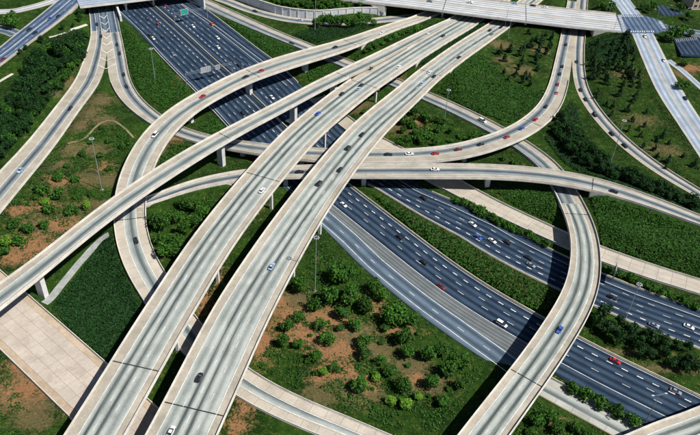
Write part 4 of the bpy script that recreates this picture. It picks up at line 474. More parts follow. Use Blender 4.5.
M['slab_grey'] = worn('pavement_slab_grey', (.27, .275, .25), (.39, .39, .355), scale=.14, fine=1.3, objrand=.10)
M['joint'] = worn('joint_filler', (.012, .012, .012), (.03, .03, .028), objrand=0)
M['paint'] = worn('white_paint', (.42, .43, .44), (.80, .80, .79), rough=.6, scale=.5, fine=3, objrand=0)
M['yellow'] = worn('yellow_paint', (.40, .33, .2), (.55, .47, .32), rough=.6, objrand=0)
M['barrier'] = worn('barrier_concrete', (.42, .37, .29), (.58, .52, .42), scale=.3, fine=1.5)
M['wallblue'] = worn('retaining_concrete', (.42, .44, .47), (.58, .60, .62), scale=.25, fine=1.0)
M['ditch'] = worn('ditch_concrete', (.21, .225, .22), (.33, .345, .34), scale=.4)
M['steel'] = worn('galvanised_steel', (.22, .25, .30), (.33, .36, .42), rough=.5, metallic=.3, objrand=.05)
M['lamp'] = worn('lamp_housing', (.40, .43, .48), (.58, .6, .64), rough=.4, objrand=.05)
M['signgreen'] = worn('sign_green', (.02, .22, .20), (.03, .30, .27), rough=.5, objrand=.05)
M['signback'] = worn('sign_back_aluminium', (.45, .48, .5), (.6, .62, .64), rough=.4, metallic=.4)
M['bark'] = worn('bark', (.07, .05, .035), (.13, .095, .065), scale=1, objrand=.1)
M['rubber'] = worn('tyre_rubber', (.012, .012, .013), (.025, .025, .025), objrand=0)
M['path'] = worn('footpath', (.36, .34, .30), (.50, .47, .43))
M['trail'] = worn('dirt_trail', (.13, .12, .06), (.24, .20, .11))
M['truss'] = worn('painted_truss', (.09, .105, .13), (.15, .17, .2), rough=.5, objrand=.05)
M['bldwall'] = worn('building_wall', (.42, .33, .24), (.52, .43, .33))
M['brickpave'] = worn('brick_paving', (.30, .12, .09), (.42, .2, .15))
M['dirt'] = worn('bare_earth', (.25, .18, .12), (.36, .28, .2))


def leafmat(name, dark, light, objrand=.45):
    m, nt, N, L, bsdf = newmat(name)
    geo = N.new('ShaderNodeNewGeometry')
    r = noise(N, L, geo.outputs['Position'], .9, 2)
    ri = geo.outputs['Random Per Island']
    f = math_(N, L, 'ADD', math_(N, L, 'MULTIPLY', r, .6), math_(N, L, 'MULTIPLY', ri, .45))
    c = mixc(N, L, ramp(N, L, f, .25, .85), dark, light)
    oi = N.new('ShaderNodeObjectInfo').outputs['Random']
    g = math_(N, L, 'ADD', math_(N, L, 'MULTIPLY', oi, objrand), 1 - objrand / 2)
    mul = N.new('ShaderNodeVectorMath'); mul.operation = 'SCALE'; L.new(c, mul.inputs[0]); L.new(g, mul.inputs['Scale'])
    L.new(mul.outputs[0], bsdf.inputs['Base Color'])
    bsdf.inputs['Roughness'].default_value = .7
    bsdf.inputs['Specular IOR Level'].default_value = .2
    return m


M['leaf_round'] = leafmat('leaves_mid', (.009, .040, .004), (.044, .132, .010))
M['leaf_dark'] = leafmat('leaves_dark', (0.0032, 0.0192, 0.0040), (0.0128, 0.0560, 0.0072))
M['leaf_lime'] = leafmat('leaves_lime', (.05, .13, .010), (.13, .27, .022), .2)
M['leaf_pine'] = leafmat('needles', (0.0043, 0.0221, 0.0068), (0.0153, 0.0544, 0.0110))
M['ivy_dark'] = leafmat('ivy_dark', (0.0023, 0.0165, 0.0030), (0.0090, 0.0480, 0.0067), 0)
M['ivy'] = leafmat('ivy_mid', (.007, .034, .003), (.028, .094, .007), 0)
M['ivy_brown'] = leafmat('ivy_dry', (0.0119, 0.0323, 0.0051), (0.0765, 0.0765, 0.0187), 0)
M['grassblade'] = leafmat('grass_blade', (0.0109, 0.0343, 0.0039), (0.0429, 0.0842, 0.0109), 0)


def paint(name, col, rough=.3):
    m, nt, N, L, bsdf = newmat(name)
    bsdf.inputs['Base Color'].default_value = (*col, 1)
    bsdf.inputs['Roughness'].default_value = rough
    bsdf.inputs['Coat Weight'].default_value = .4
    bsdf.inputs['Coat Roughness'].default_value = .1
    return m


CARPAINT = {n: paint('car_paint_' + n.replace(' ', '_'), c) for n, c in {
    'black': (.012, .013, .016), 'white': (.78, .78, .78), 'red': (.38, .015, .02), 'maroon': (.16, .015, .02), 'blue': (.03, .09, .40),
    'pale blue': (.30, .42, .60), 'grey': (.20, .22, .25), 'orange': (.62, .16, .03), 'pink': (.70, .15, .25)}.items()}
M['glass'] = paint('car_glass', (.015, .02, .03), .08)
M['headlamp'] = paint('headlamp_glass', (.7, .7, .68), .15)
M['tail'] = paint('tail_lamp', (.35, .01, .01), .2)
M['winglass'] = paint('window_glass', (.03, .045, .06), .08)

# ================================================================ road geometry


def arc(P):
    d = np.hypot(np.diff(P[:, 0]), np.diff(P[:, 1]))
    return np.r_[0, np.cumsum(d)]


class Road:
    def __init__(self, P, sign):
        P = np.array(P, float)
        # smooth spline through the surveyed points
        Q = np.vstack([2 * P[0] - P[1], P, 2 * P[-1] - P[-2]]); out = []
        for i in range(1, len(Q) - 2):
            p0, p1, p2, p3 = Q[i - 1:i + 3]
            for t in (0, .25, .5, .75):
                out.append(.5 * (2 * p1 + (p2 - p0) * t + (2 * p0 - 5 * p1 + 4 * p2 - p3) * t * t + (3 * p1 - p0 - 3 * p2 + p3) * t ** 3))
        out.append(Q[-2])
        self.P = np.array(out); self.S = arc(self.P); self.len = self.S[-1]; self.sign = sign
        T = np.gradient(self.P[:, :2], axis=0); T /= np.hypot(T[:, 0], T[:, 1])[:, None]
        self.T = T; self.N = sign * np.stack([T[:, 1], -T[:, 0]], 1)

    def _i(self, A, s): return np.interp(s, self.S, A)

    def w(self, s): return self._i(self.P[:, 3], s)

    def z(self, s): return self._i(self.P[:, 2], s)

    def tan(self, s):
        t = np.stack([self._i(self.T[:, 0], s), self._i(self.T[:, 1], s)], -1)
        return t / np.linalg.norm(t, axis=-1, keepdims=True)

    def off(self, a, s):
        """a: metres from the A edge, negative = from the B edge, ('f', x) = fraction of the width, callable(s)"""
        if callable(a): return a(s)
        if isinstance(a, tuple): return self.w(s) * a[1]
        return a + (self.w(s) if a < 0 else 0 * s)

    def pt(self, s, a, dz=0.0):
        o = self.off(a, s) - self.w(s) / 2
        t = self.tan(s)
        n = self.sign * np.stack([t[..., 1], -t[..., 0]], -1)
        xy = np.stack([self._i(self.P[:, 0], s), self._i(self.P[:, 1], s)], -1) + n * o[..., None]
        return np.concatenate([xy, (self.z(s) + dz)[..., None]], -1)

    def near(self, x, y):
        i = int(np.argmin((self.P[:, 0] - x) ** 2 + (self.P[:, 1] - y) ** 2)); return self.S[i]


def ribbon(mb, rd, s0, s1, a0, a1, z0, z1, step=4.0):
    """closed bar of road section between offsets a0..a1 and heights z0 (bottom)..z1 (top)"""
    s0 = max(0.0, s0); s1 = min(rd.len, s1)
    if s1 - s0 < .05: return
    n = max(2, int(math.ceil((s1 - s0) / step)) + 1)
    s = np.linspace(s0, s1, n)
    A1 = rd.pt(s, a0, z1); B1 = rd.pt(s, a1, z1); A0 = rd.pt(s, a0, z0); B0 = rd.pt(s, a1, z0)
    u = rd.off(a1, s) - rd.off(a0, s)
    k = len(mb.v)
    for i in range(n): mb.v += [tuple(A1[i]), tuple(B1[i]), tuple(B0[i]), tuple(A0[i])]
    fl = rd.sign < 0
    for i in range(n - 1):
        p = k + 4 * i; q = p + 4
        for (x, y, uv) in ((0, 1, True), (1, 2, False), (2, 3, False), (3, 0, False)):
            f = (p + x, p + y, q + y, q + x)
            c = ((0, s[i]), (u[i], s[i]), (u[i + 1], s[i + 1]), (0, s[i + 1])) if uv else ((0, 0),) * 4
            if fl: f = f[::-1]; c = c[::-1]
            mb.f.append(f); mb.uv.append(c)
    for e in ((0, 3, 2, 1), (4 * (n - 1), 4 * (n - 1) + 1, 4 * (n - 1) + 2, 4 * (n - 1) + 3)):
        f = tuple(k + i for i in e)
        mb.f.append(f[::-1] if fl else f); mb.uv.append(((0, 0),) * 4)


def flat(mb, rd, s0, s1, a0, a1, dz, step=4.0):
    s0 = max(0.0, s0); s1 = min(rd.len, s1)
    if s1 - s0 < .05: return
    n = max(2, int(math.ceil((s1 - s0) / step)) + 1)
    s = np.linspace(s0, s1, n)
    A = rd.pt(s, a0, dz); B = rd.pt(s, a1, dz); u = rd.off(a1, s) - rd.off(a0, s)
    for i in range(n - 1):
        q = (A[i], B[i], B[i + 1], A[i + 1]); c = ((0, s[i]), (u[i], s[i]), (u[i + 1], s[i + 1]), (0, s[i + 1]))
        if rd.sign > 0: mb.quad(*q, uv=c)
        else: mb.quad(*q[::-1], uv=c[::-1])


def shifted(a, d, rd):
    return lambda s, a=a, d=d: rd.off(a, s) + d


def line(mb, rd, a, s0, s1, w=.16, dz=.05):
    flat(mb, rd, s0, s1, shifted(a, -w / 2, rd), shifted(a, w / 2, rd), dz)


def dashes(mb, rd, a, s0, s1, ln=3.05, per=12.2, w=.15, dz=.05):
    s = max(0.0, s0) + random.uniform(0, per); s1 = min(s1, rd.len)
    while s + ln < s1:
        flat(mb, rd, s, s + ln, shifted(a, -w / 2, rd), shifted(a, w / 2, rd), dz); s += per


for p_ in ROADS['r1']['pts']: p_[2] -= .03
R = {k: Road(v['pts'], v['sign']) for k, v in ROADS.items()}
FWY = Road([(x, y, 0.0, 0.0) for x, y in FREEWAY], 1)


def edge(name, s, mul=1.0):
    xs, ys = zip(*FREEWAY_EDGES[name]); return mul * np.interp(s, xs, ys)


def graded_samples():
    out = []
    for k, v in ROADS.items():
        rd = R[k]
        for s in np.arange(0, rd.len, 4.0):
            if any(a <= s <= b for a, b in v['fill']):
                p = rd.pt(s, ('f', .5)); out.append((p[0], p[1], p[2], float(rd.w(s)) / 2))
    for s in np.arange(0, FWY.len, 4.0):
        wo = float(edge('Wout', s)); ei = float(edge('Ein', s)); eo = float(edge('Eout', s))
        p = FWY.pt(s, lambda q: q * 0 + wo / 2); out.append((p[0], p[1], 0.0, wo / 2))
        p = FWY.pt(s, lambda q: q * 0 - (ei + eo) / 2); out.append((p[0], p[1], 0.0, (eo - ei) / 2))
    return out


def bridge_samples():
    out = []
    for k, v in ROADS.items():
        rd = R[k]
        for s in np.arange(0, rd.len, 4.0):
            if not any(a <= s <= b for a, b in v['fill']):
                p = rd.pt(s, ('f', .5)); out.append((p[0], p[1], p[2], float(rd.w(s)) / 2))
    return out


# ---------------------------------------------------------------- terrain
TX0, TX1, TY0, TY1, TSTEP = -340.0, 340.0, 90.0, 660.0, 2.0


def vnoise(x, y, seed=0):
    """smooth value noise, numpy"""
    xi = np.floor(x).astype(np.int64); yi = np.floor(y).astype(np.int64)
    fx = x - xi; fy = y - yi
    fx = fx * fx * (3 - 2 * fx); fy = fy * fy * (3 - 2 * fy)

    def h(a, b):
        n = (a * 374761393 + b * 668265263 + seed * 1442695041) & 0x7fffffff
        n = ((n ^ (n >> 13)) * 1274126177) & 0x7fffffff
        return ((n ^ (n >> 16)) & 0xffff) / 65535.0
    return (h(xi, yi) * (1 - fx) + h(xi + 1, yi) * fx) * (1 - fy) + (h(xi, yi + 1) * (1 - fx) + h(xi + 1, yi + 1) * fx) * fy


def terrain_grid():
    """natural ground, cut and filled along every road that lies on it"""
    xs = np.arange(TX0, TX1 + .1, TSTEP); ys = np.arange(TY0, TY1 + .1, TSTEP)
    X, Y = np.meshgrid(xs, ys)
    num = np.zeros_like(X); den = np.zeros_like(X)
    for (cx, cy, cz) in GROUND_CTRL:
        w = 1.0 / ((X - cx) ** 2 + (Y - cy) ** 2 + 60.0) ** 1.5
        num += w * cz; den += w
    B = num / den + (vnoise(X / 17, Y / 17, 3) - .5) * 1.0 + (vnoise(X / 6, Y / 6, 5) - .5) * .35
    up = np.full(X.shape, -99.0); lo = np.full(X.shape, 99.0); near = np.full(X.shape, 99.0)
    for (sx, sy, sz, hw) in graded_samples():
        i0 = max(0, int((sx - 45 - TX0) / TSTEP)); i1 = min(len(xs), int((sx + 45 - TX0) / TSTEP) + 2)
        j0 = max(0, int((sy - 45 - TY0) / TSTEP)); j1 = min(len(ys), int((sy + 45 - TY0) / TSTEP) + 2)
        if i1 <= i0 or j1 <= j0:
            continue
        d0 = np.hypot(X[j0:j1, i0:i1] - sx, Y[j0:j1, i0:i1] - sy) - hw
        d = np.maximum(0, d0 - 1.6)
        up[j0:j1, i0:i1] = np.maximum(up[j0:j1, i0:i1], sz - .3 - d / 2.2)
        lo[j0:j1, i0:i1] = np.minimum(lo[j0:j1, i0:i1], sz - .3 + d / 1.9)
        near[j0:j1, i0:i1] = np.minimum(near[j0:j1, i0:i1], d0)
    Z = np.minimum(np.maximum(B, up), lo)
    # keep the ground well below every bridge deck
    for (sx, sy, sz, hw) in bridge_samples():
        i0 = max(0, int((sx - 16 - TX0) / TSTEP)); i1 = min(len(xs), int((sx + 16 - TX0) / TSTEP) + 2)
        j0 = max(0, int((sy - 16 - TY0) / TSTEP)); j1 = min(len(ys), int((sy + 16 - TY0) / TSTEP) + 2)
        if i1 <= i0 or j1 <= j0: continue
        d = np.maximum(0, np.hypot(X[j0:j1, i0:i1] - sx, Y[j0:j1, i0:i1] - sy) - hw - 1.0)
        Z[j0:j1, i0:i1] = np.minimum(Z[j0:j1, i0:i1], sz - 2.4 + d * 1.2)
    return xs, ys, Z, near


def lerp_grid(G, x, y):
    fx = (np.asarray(x, float) - TX0) / TSTEP; fy = (np.asarray(y, float) - TY0) / TSTEP
    i = np.clip(np.floor(fx).astype(int), 0, G.shape[1] - 2); j = np.clip(np.floor(fy).astype(int), 0, G.shape[0] - 2)
    a = np.clip(fx - i, 0, 1); b = np.clip(fy - j, 0, 1)
    return (G[j, i] * (1 - a) + G[j, i + 1] * a) * (1 - b) + (G[j + 1, i] * (1 - a) + G[j + 1, i + 1] * a) * b


GX, GY, TZ, NEAR = terrain_grid()


def hz(x, y): return float(lerp_grid(TZ, x, y))


# ---------------------------------------------------------------- terrain mesh
def build_terrain():
    nx, ny = len(GX), len(GY)
    X, Y = np.meshgrid(GX, GY)
    V = np.stack([X, Y, TZ], -1).reshape(-1, 3)
    idx = np.arange(nx * ny).reshape(ny, nx)
    F = np.stack([idx[:-1, :-1], idx[:-1, 1:], idx[1:, 1:], idx[1:, :-1]], -1).reshape(-1, 4)
    soil = np.zeros(X.shape); dry = np.zeros(X.shape)
    for (cx, cy, rx, ry, t) in SOIL:
        w = np.exp(-((X - cx) / rx) ** 2 - ((Y - cy) / ry) ** 2)
        if t == 'o': soil = np.maximum(soil, w)
        else: dry = np.maximum(dry, w)
    # outer skirt to the horizon
    n0 = len(V); big = 6000.0
    me = bpy.data.meshes.new('ground')
    rim = [(-big, -big, 2.0), (big, -big, 2.0), (big, big, 2.0), (-big, big, 2.0)]
    b = [idx[0, :], idx[:, -1], idx[-1, ::-1], idx[::-1, 0]]
    faces = F.tolist()
    for k in range(4):
        e = b[k]; faces.append([n0 + k, n0 + (k + 1) % 4] + [int(i) for i in e[::-1]])
    me.from_pydata(V.tolist() + rim, [], faces)
    for nm, arr in (('soil', soil), ('dry', dry)):
        at_ = me.attributes.new(nm, 'FLOAT', 'POINT')
        at_.data.foreach_set('value', np.r_[arr.reshape(-1), np.zeros(4)])
    me.polygons.foreach_set('use_smooth', [True] * len(me.polygons))
    m, nt, N, L, bsdf = newmat('turf')
    geo = N.new('ShaderNodeNewGeometry').outputs['Position']
    n1 = noise(N, L, geo, .045, 4); n2 = noise(N, L, geo, .35, 4, .7); n3 = noise(N, L, geo, 1.3, 5, .8)
    g = math_(N, L, 'ADD', math_(N, L, 'MULTIPLY', n1, .5), math_(N, L, 'MULTIPLY', n2, .5))
    c = mixc(N, L, ramp(N, L, g, .35, .66), (.004, .019, .002), (.023, .062, .006))
    c = mixc(N, L, math_(N, L, 'MULTIPLY', ramp(N, L, n3, .5, .75), .6), c, (.050, .070, .012))
    a1 = N.new('ShaderNodeAttribute'); a1.attribute_name = 'dry'
    a2 = N.new('ShaderNodeAttribute'); a2.attribute_name = 'soil'
    mott = math_(N, L, 'MULTIPLY', math_(N, L, 'SUBTRACT', n2, .5), 1.5)
    mot3 = math_(N, L, 'MULTIPLY', math_(N, L, 'SUBTRACT', n3, .5), 2.4)
    d1 = math_(N, L, 'ADD', math_(N, L, 'ADD', a1.outputs['Fac'], math_(N, L, 'MULTIPLY', a2.outputs['Fac'], .9)), math_(N, L, 'ADD', mott, mot3))
    d2 = math_(N, L, 'ADD', math_(N, L, 'MULTIPLY', a2.outputs['Fac'], .9), math_(N, L, 'MULTIPLY', math_(N, L, 'ADD', mott, mot3), 1.3))
    dryc = mixc(N, L, n3, (.07, .055, .024), (.17, .13, .065))
    soilc = mixc(N, L, n3, (.13, .062, .028), (.36, .185, .09))
    c = mixc(N, L, math_(N, L, 'MULTIPLY', ramp(N, L, d1, .2, .95), .8), c, dryc)
    c = mixc(N, L, math_(N, L, 'MULTIPLY', ramp(N, L, d2, .25, .95), .95), c, soilc)
    L.new(c, bsdf.inputs['Base Color'])
    bsdf.inputs['Roughness'].default_value = .95
    bsdf.inputs['Specular IOR Level'].default_value = .1
    bn = N.new('ShaderNodeBump'); bn.inputs['Strength'].default_value = .8; bn.inputs['Distance'].default_value = .5
    L.new(n3, bn.inputs['Height']); L.new(bn.outputs[0], bsdf.inputs['Normal'])
    me.materials.append(m)
    me.update()
    tag(link('ground', me), kind='structure')


build_terrain()


# ================================================================ freeway
def fo(v): return lambda s: s * 0 + v


def fsheet(name, s0, s1, a0, a1, mat, top=0.0, parent=None, thick=.6):
    mb = MB(); ribbon(mb, FWY, s0, s1, a0, a1, top - thick, top); o = mb.build(name, M[mat], parent)
    if parent is None: tag(o, kind='structure')
    return o


def wmain(s): return np.where(s < 338, edge('Wout', s), np.where(s < 474, 18.0, np.interp(s, [474, 484, 600], [22, 25, 26])))


def cdin(s): return np.interp(s, [338, 350, 376, 395, 440, 458, 470], [21, 22, 22.6, 24.2, 24.8, 26.4, 28])


LEN = FWY.len
west = fsheet('freeway_carriageway', 0, LEN, fo(.3), wmain, 'asphalt')
east = fsheet('freeway_carriageway', 0, LEN, lambda s: -edge('Eout', s), lambda s: -edge('Ein', s), 'asphalt')
gore = fsheet('gore_pavement', 332, 476, fo(18.02), lambda s: cdin(s), 'gore', -.004)
cd = fsheet('collector_road', 332, 478, lambda s: cdin(s) + .02, lambda s: np.minimum(edge('Wout', s), cdin(s) + 13), 'asphalt_blue', -.004)

mb = MB()
up, dn = (0, 338), (338, LEN)
for o in (8.0,): dashes(mb, FWY, fo(o), *up, ln=2.5, per=6.1, w=.32, dz=.02)
for o in (11.7, 15.4, 19.0, 22.6): dashes(mb, FWY, fo(o), *up, dz=.02)
line(mb, FWY, lambda s: edge('Wout', s) - 2.0, *up, w=.2, dz=.02)
dashes(mb, FWY, fo(5.0), *dn, ln=2.5, per=6.1, w=.38, dz=.02)
for o in (8.7, 12.4): dashes(mb, FWY, fo(o), *dn, w=.2, dz=.02)
line(mb, FWY, fo(1.2), *dn, w=.18, dz=.02)
line(mb, FWY, fo(17.6), *dn, w=.24, dz=.02)
tag(mb.build('lane_markings', M['paint'], west), kind='stuff')
mb = MB()
line(mb, FWY, fo(4.0), *up, w=.22, dz=.02)
tag(mb.build('yellow_edge_line', M['yellow'], west), kind='stuff')
mb = MB()


def ein(d): return lambda s: -edge('Ein', s) - d


dashes(mb, FWY, ein(5.4), *up, ln=2.5, per=6.1, w=.32, dz=.02)
for o in (9.1, 12.8, 16.4): dashes(mb, FWY, ein(o), *up, dz=.02)
line(mb, FWY, lambda s: np.interp(s, [60, 130, 230], [-16, -21, -24]), 90, 236, w=.24, dz=.02)
line(mb, FWY, lambda s: np.interp(s, [60, 130, 230], [-16.5, -23.5, -28]), 90, 236, w=.24, dz=.02)
dashes(mb, FWY, ein(5.0), *dn, ln=2.5, per=6.1, w=.38, dz=.02)
for o in (8.7, 12.4, 16.0): dashes(mb, FWY, ein(o), *dn, w=.2, dz=.02)
line(mb, FWY, ein(1.2), *dn, w=.18, dz=.02)
line(mb, FWY, lambda s: -edge('Eout', s) + 4.6, *dn, w=.22, dz=.02)
tag(mb.build('lane_markings', M['paint'], east), kind='stuff')
mb = MB()
line(mb, FWY, lambda s: cdin(s) + .5, 332, 476, w=.26, dz=.02)
dashes(mb, FWY, lambda s: cdin(s) + 4.6, 332, 476, w=.2, dz=.02)
line(mb, FWY, lambda s: cdin(s) + 8.4, 332, 476, w=.26, dz=.02)
tag(mb.build('lane_markings', M['paint'], cd), kind='stuff')


def fbarrier(label, s0, s1, a, w, h, mat='barrier'):
    e = empty('concrete_barrier', tuple(FWY.pt(np.float64((s0 + s1) / 2), a)))
    off = Vector(e.location)
    n = max(1, int((s1 - s0) / 12))
    for i in range(n):
        m2 = MB(); ribbon(m2, FWY, s0 + (s1 - s0) * i / n, s0 + (s1 - s0) * (i + 1) / n - .12, shifted(a, -w, FWY), shifted(a, w, FWY), -.1, .18)
        ribbon(m2, FWY, s0 + (s1 - s0) * i / n, s0 + (s1 - s0) * (i + 1) / n - .12, shifted(a, -w * .45, FWY), shifted(a, w * .45, FWY), .17, h)
        m2.v = [(p[0] - off.x, p[1] - off.y, p[2] - off.z) for p in m2.v]
        m2.build('barrier_segment', M[mat], e)
    tag(e, label, 'barrier')


fbarrier('long cream concrete barrier dividing the two asphalt carriageways near the green overhead sign', 0, 336, fo(0.0), .42, .95)
fbarrier('low concrete barrier between the planted median and the carriageway with the red car', 338, LEN, fo(.15), .35, .7)
fbarrier('low concrete barrier on the planted median side of the carriageway with the blue car', 348, LEN, lambda s: -edge('Ein', s), .3, .6)
fbarrier('low concrete barrier along the hedge side of the freeway beside the pale ramp', 372, LEN, lambda s: -edge('Eout', s), .3, .6)
fbarrier('pale concrete barrier along the grassy bank left of the asphalt freeway', 150, 268, lambda s: edge('Wout', s), .35, .7, 'parapet')
fbarrier('pale concrete barrier between the freeway and the shrub covered gore by the ramp', 100, 236, lambda s: -edge('Eout', s), .35, .7, 'parapet')

# ================================================================ ramps, flyovers, streets
R8S = ROADS['r8']['joints'][0] - 9
STYLE = {
    # lanes: (a0, a1, material, s0, s1); lines: (a, s0, s1); dash: (a, s0, s1)
    'r1': dict(name='flyover_bridge', cat='bridge', label='narrow single lane concrete flyover on wall piers, joining the wide viaduct beside it',
               lanes=[(('f', .33), ('f', .80), 'lane_single')], lines=[('f', .32), ('f', .81)], single=True, cutb=(0, 'r1_b')),
    'r2': dict(name='viaduct', cat='bridge', label='three lane concrete viaduct with tan shoulders between the narrow flyover and the widest viaduct',
               lanes=[(4.2, -3.4, 'lane')], lines=[4.1, -3.3], dash=[7.86, 11.5], cuta=(0, 'r2_a')),
    'r3': dict(name='viaduct', cat='bridge', label='widest four lane concrete viaduct, with a green island of trees along its side',
               lanes=[(3.5, -3.5, 'lane_mid')], lines=[3.4, -3.4], dash=[7.2, 10.8, -7.2]),
    'r4': dict(name='flyover_bridge', cat='bridge', label='long concrete flyover bending in a half circle over the freeway, white van on its bend',
               lanes=[(4.6, -4.6, 'lane_single')], lines=[4.5, -4.5], single=True, slabs=[(330, 999)], slabmat='slab_tan'),
    'r6': dict(name='ramp_bridge', cat='bridge', label='curved ramp bridge carrying a line of red and black cars over the freeway',
               lanes=[(2.0, 6.4, 'lane_dark', FORKS['r6_t'], 999), (.6, ('f', .995), 'asphalt_blue', 0, FORKS['r6_t'])], lines=[1.9, 6.6], single=True, cutb=('r6_b0', 'r6_b1')),
    'r7': dict(name='ramp_bridge', cat='bridge', label='single lane ramp bridge with one white car, below the ramp bridge full of cars',
               lanes=[(('f', .27), ('f', .68), 'lane_dark')], lines=[('f', .25), ('f', .70)], single=True),
    'r8': dict(name='flyover_bridge', cat='bridge', label='two lane concrete flyover curving over the planted median, one blue car on it',
               lanes=[(('f', .36), -1.3, 'lane_dark', 0, R8S), (3.0, -3.0, 'lane', R8S, 999)], lines=[(('f', .34), 0, R8S), (-1.1, 0, R8S), (2.9, R8S, 999), (-2.9, R8S, 999)], dash=[(('f', .5), R8S, 999)], single=True),
    'r17': dict(name='flyover_bridge', cat='bridge', label='pale empty curved flyover casting its shadow on the freeway by the shrub row',
                lanes=[(3.0, -3.0, 'lane')], lines=[2.9, -2.9], single=True),
    'r11': dict(name='street_overpass', cat='bridge', label='broad pale street overpass leading to the traffic light junction',
                lanes=[(2.4, ('f', .47), 'lane_pale'), (('f', .53), -2.4, 'lane_pale')], lines=[2.2, -2.2, ('f', .46), ('f', .54)], dash=[6, 9.7, -6, -9.7]),
    'r19': dict(name='street_overpass', cat='bridge', label='street overpass above the freeway and the forking ramp with white chevrons',
                lanes=[(2.0, -2.0, 'asphalt_pale')], lines=[1.9, -1.9], dash=[6, -6]),
    'r5l': dict(name='ramp_road', lanes=[(('f', .40), ('f', .68), 'lane_dark', FORKS['r5_t'], 999), (('f', .06), ('f', .995), 'asphalt_blue', 0, FORKS['r5_t'])], lines=[('f', .38), ('f', .70)], cutb=('r5_b', 9999)),
    'r13': dict(name='ramp_road', lanes=[(('f', .30), ('f', .70), 'lane_dark')], lines=[('f', .28), ('f', .72)], par=(True, False)),
    'r15': dict(name='ramp_road', slabs=[(60, 999)], lanes=[], lines=[], par=(True, True), slabmat='slab_tan'),
    'r14': dict(name='ramp_road', slabs=[(0, 999)], cols=4, slabf=(.13, .87), lanes=[(.45, ('f', .128), 'brown'), (('f', .872), -.45, 'brown')], lines=[], slabmat='slab', skirt=3.0),
    'r16': dict(name='ramp_road', slabs=[(0, 999)], lanes=[(('f', .40), ('f', .72), 'lane_single')], lines=[], slabmat='slab_grey', par=(True, False)),
    'r12': dict(name='street', lanes=[(.8, ('f', .46), 'asphalt_pale'), (('f', .54), -.8, 'asphalt_pale')], lines=[.9, -.9], dash=[('f', .25), ('f', .75)], par=(False, False)),
    'r10': dict(name='ramp_road', lanes=[(('f', .30), ('f', .82), 'lane_dark')], lines=[('f', .28), ('f', .84)], par=(False, False)),
    'r18': dict(name='street', lanes=[(.6, -1.6, 'asphalt_street')], lines=[.8, -1.8, ('f', .47), ('f', .5)], dash=[('f', .25), ('f', .72)], par=(False, False)),
    'r20': dict(name='street', lanes=[(.6, -.6, 'asphalt_blue')], lines=[('f', .48), ('f', .52)], par=(False, False)),
    'r21': dict(name='street', lanes=[(.6, -.6, 'asphalt_pale')], lines=[('f', .48), ('f', .52)], par=(False, False)),
    'r22': dict(name='street', lanes=[(.6, -.6, 'asphalt_blue')], lines=[('f', .5)], par=(False, False)),
    'r23': dict(name='street', lanes=[(.6, -.6, 'lane_pale')], lines=[], par=(False, False)),
    'r24': dict(name='street', lanes=[(.4, -.4, 'asphalt_pale')], lines=[], par=(False, False)),
}


def in_fill(k, s): return any(a <= s <= b for a, b in ROADS[k]['fill'])


def clear_of_lanes(k, x, y, z):
    """is this pier foot clear of the carriageways that pass below?"""
    for q, rd in R.items():
        if q == k: continue
        s = rd.near(x, y); p = rd.pt(np.float64(s), ('f', .5))
        if p[2] < z - 3 and math.hypot(p[0] - x, p[1] - y) < float(rd.w(s)) / 2 - 1.0: return False
    return True


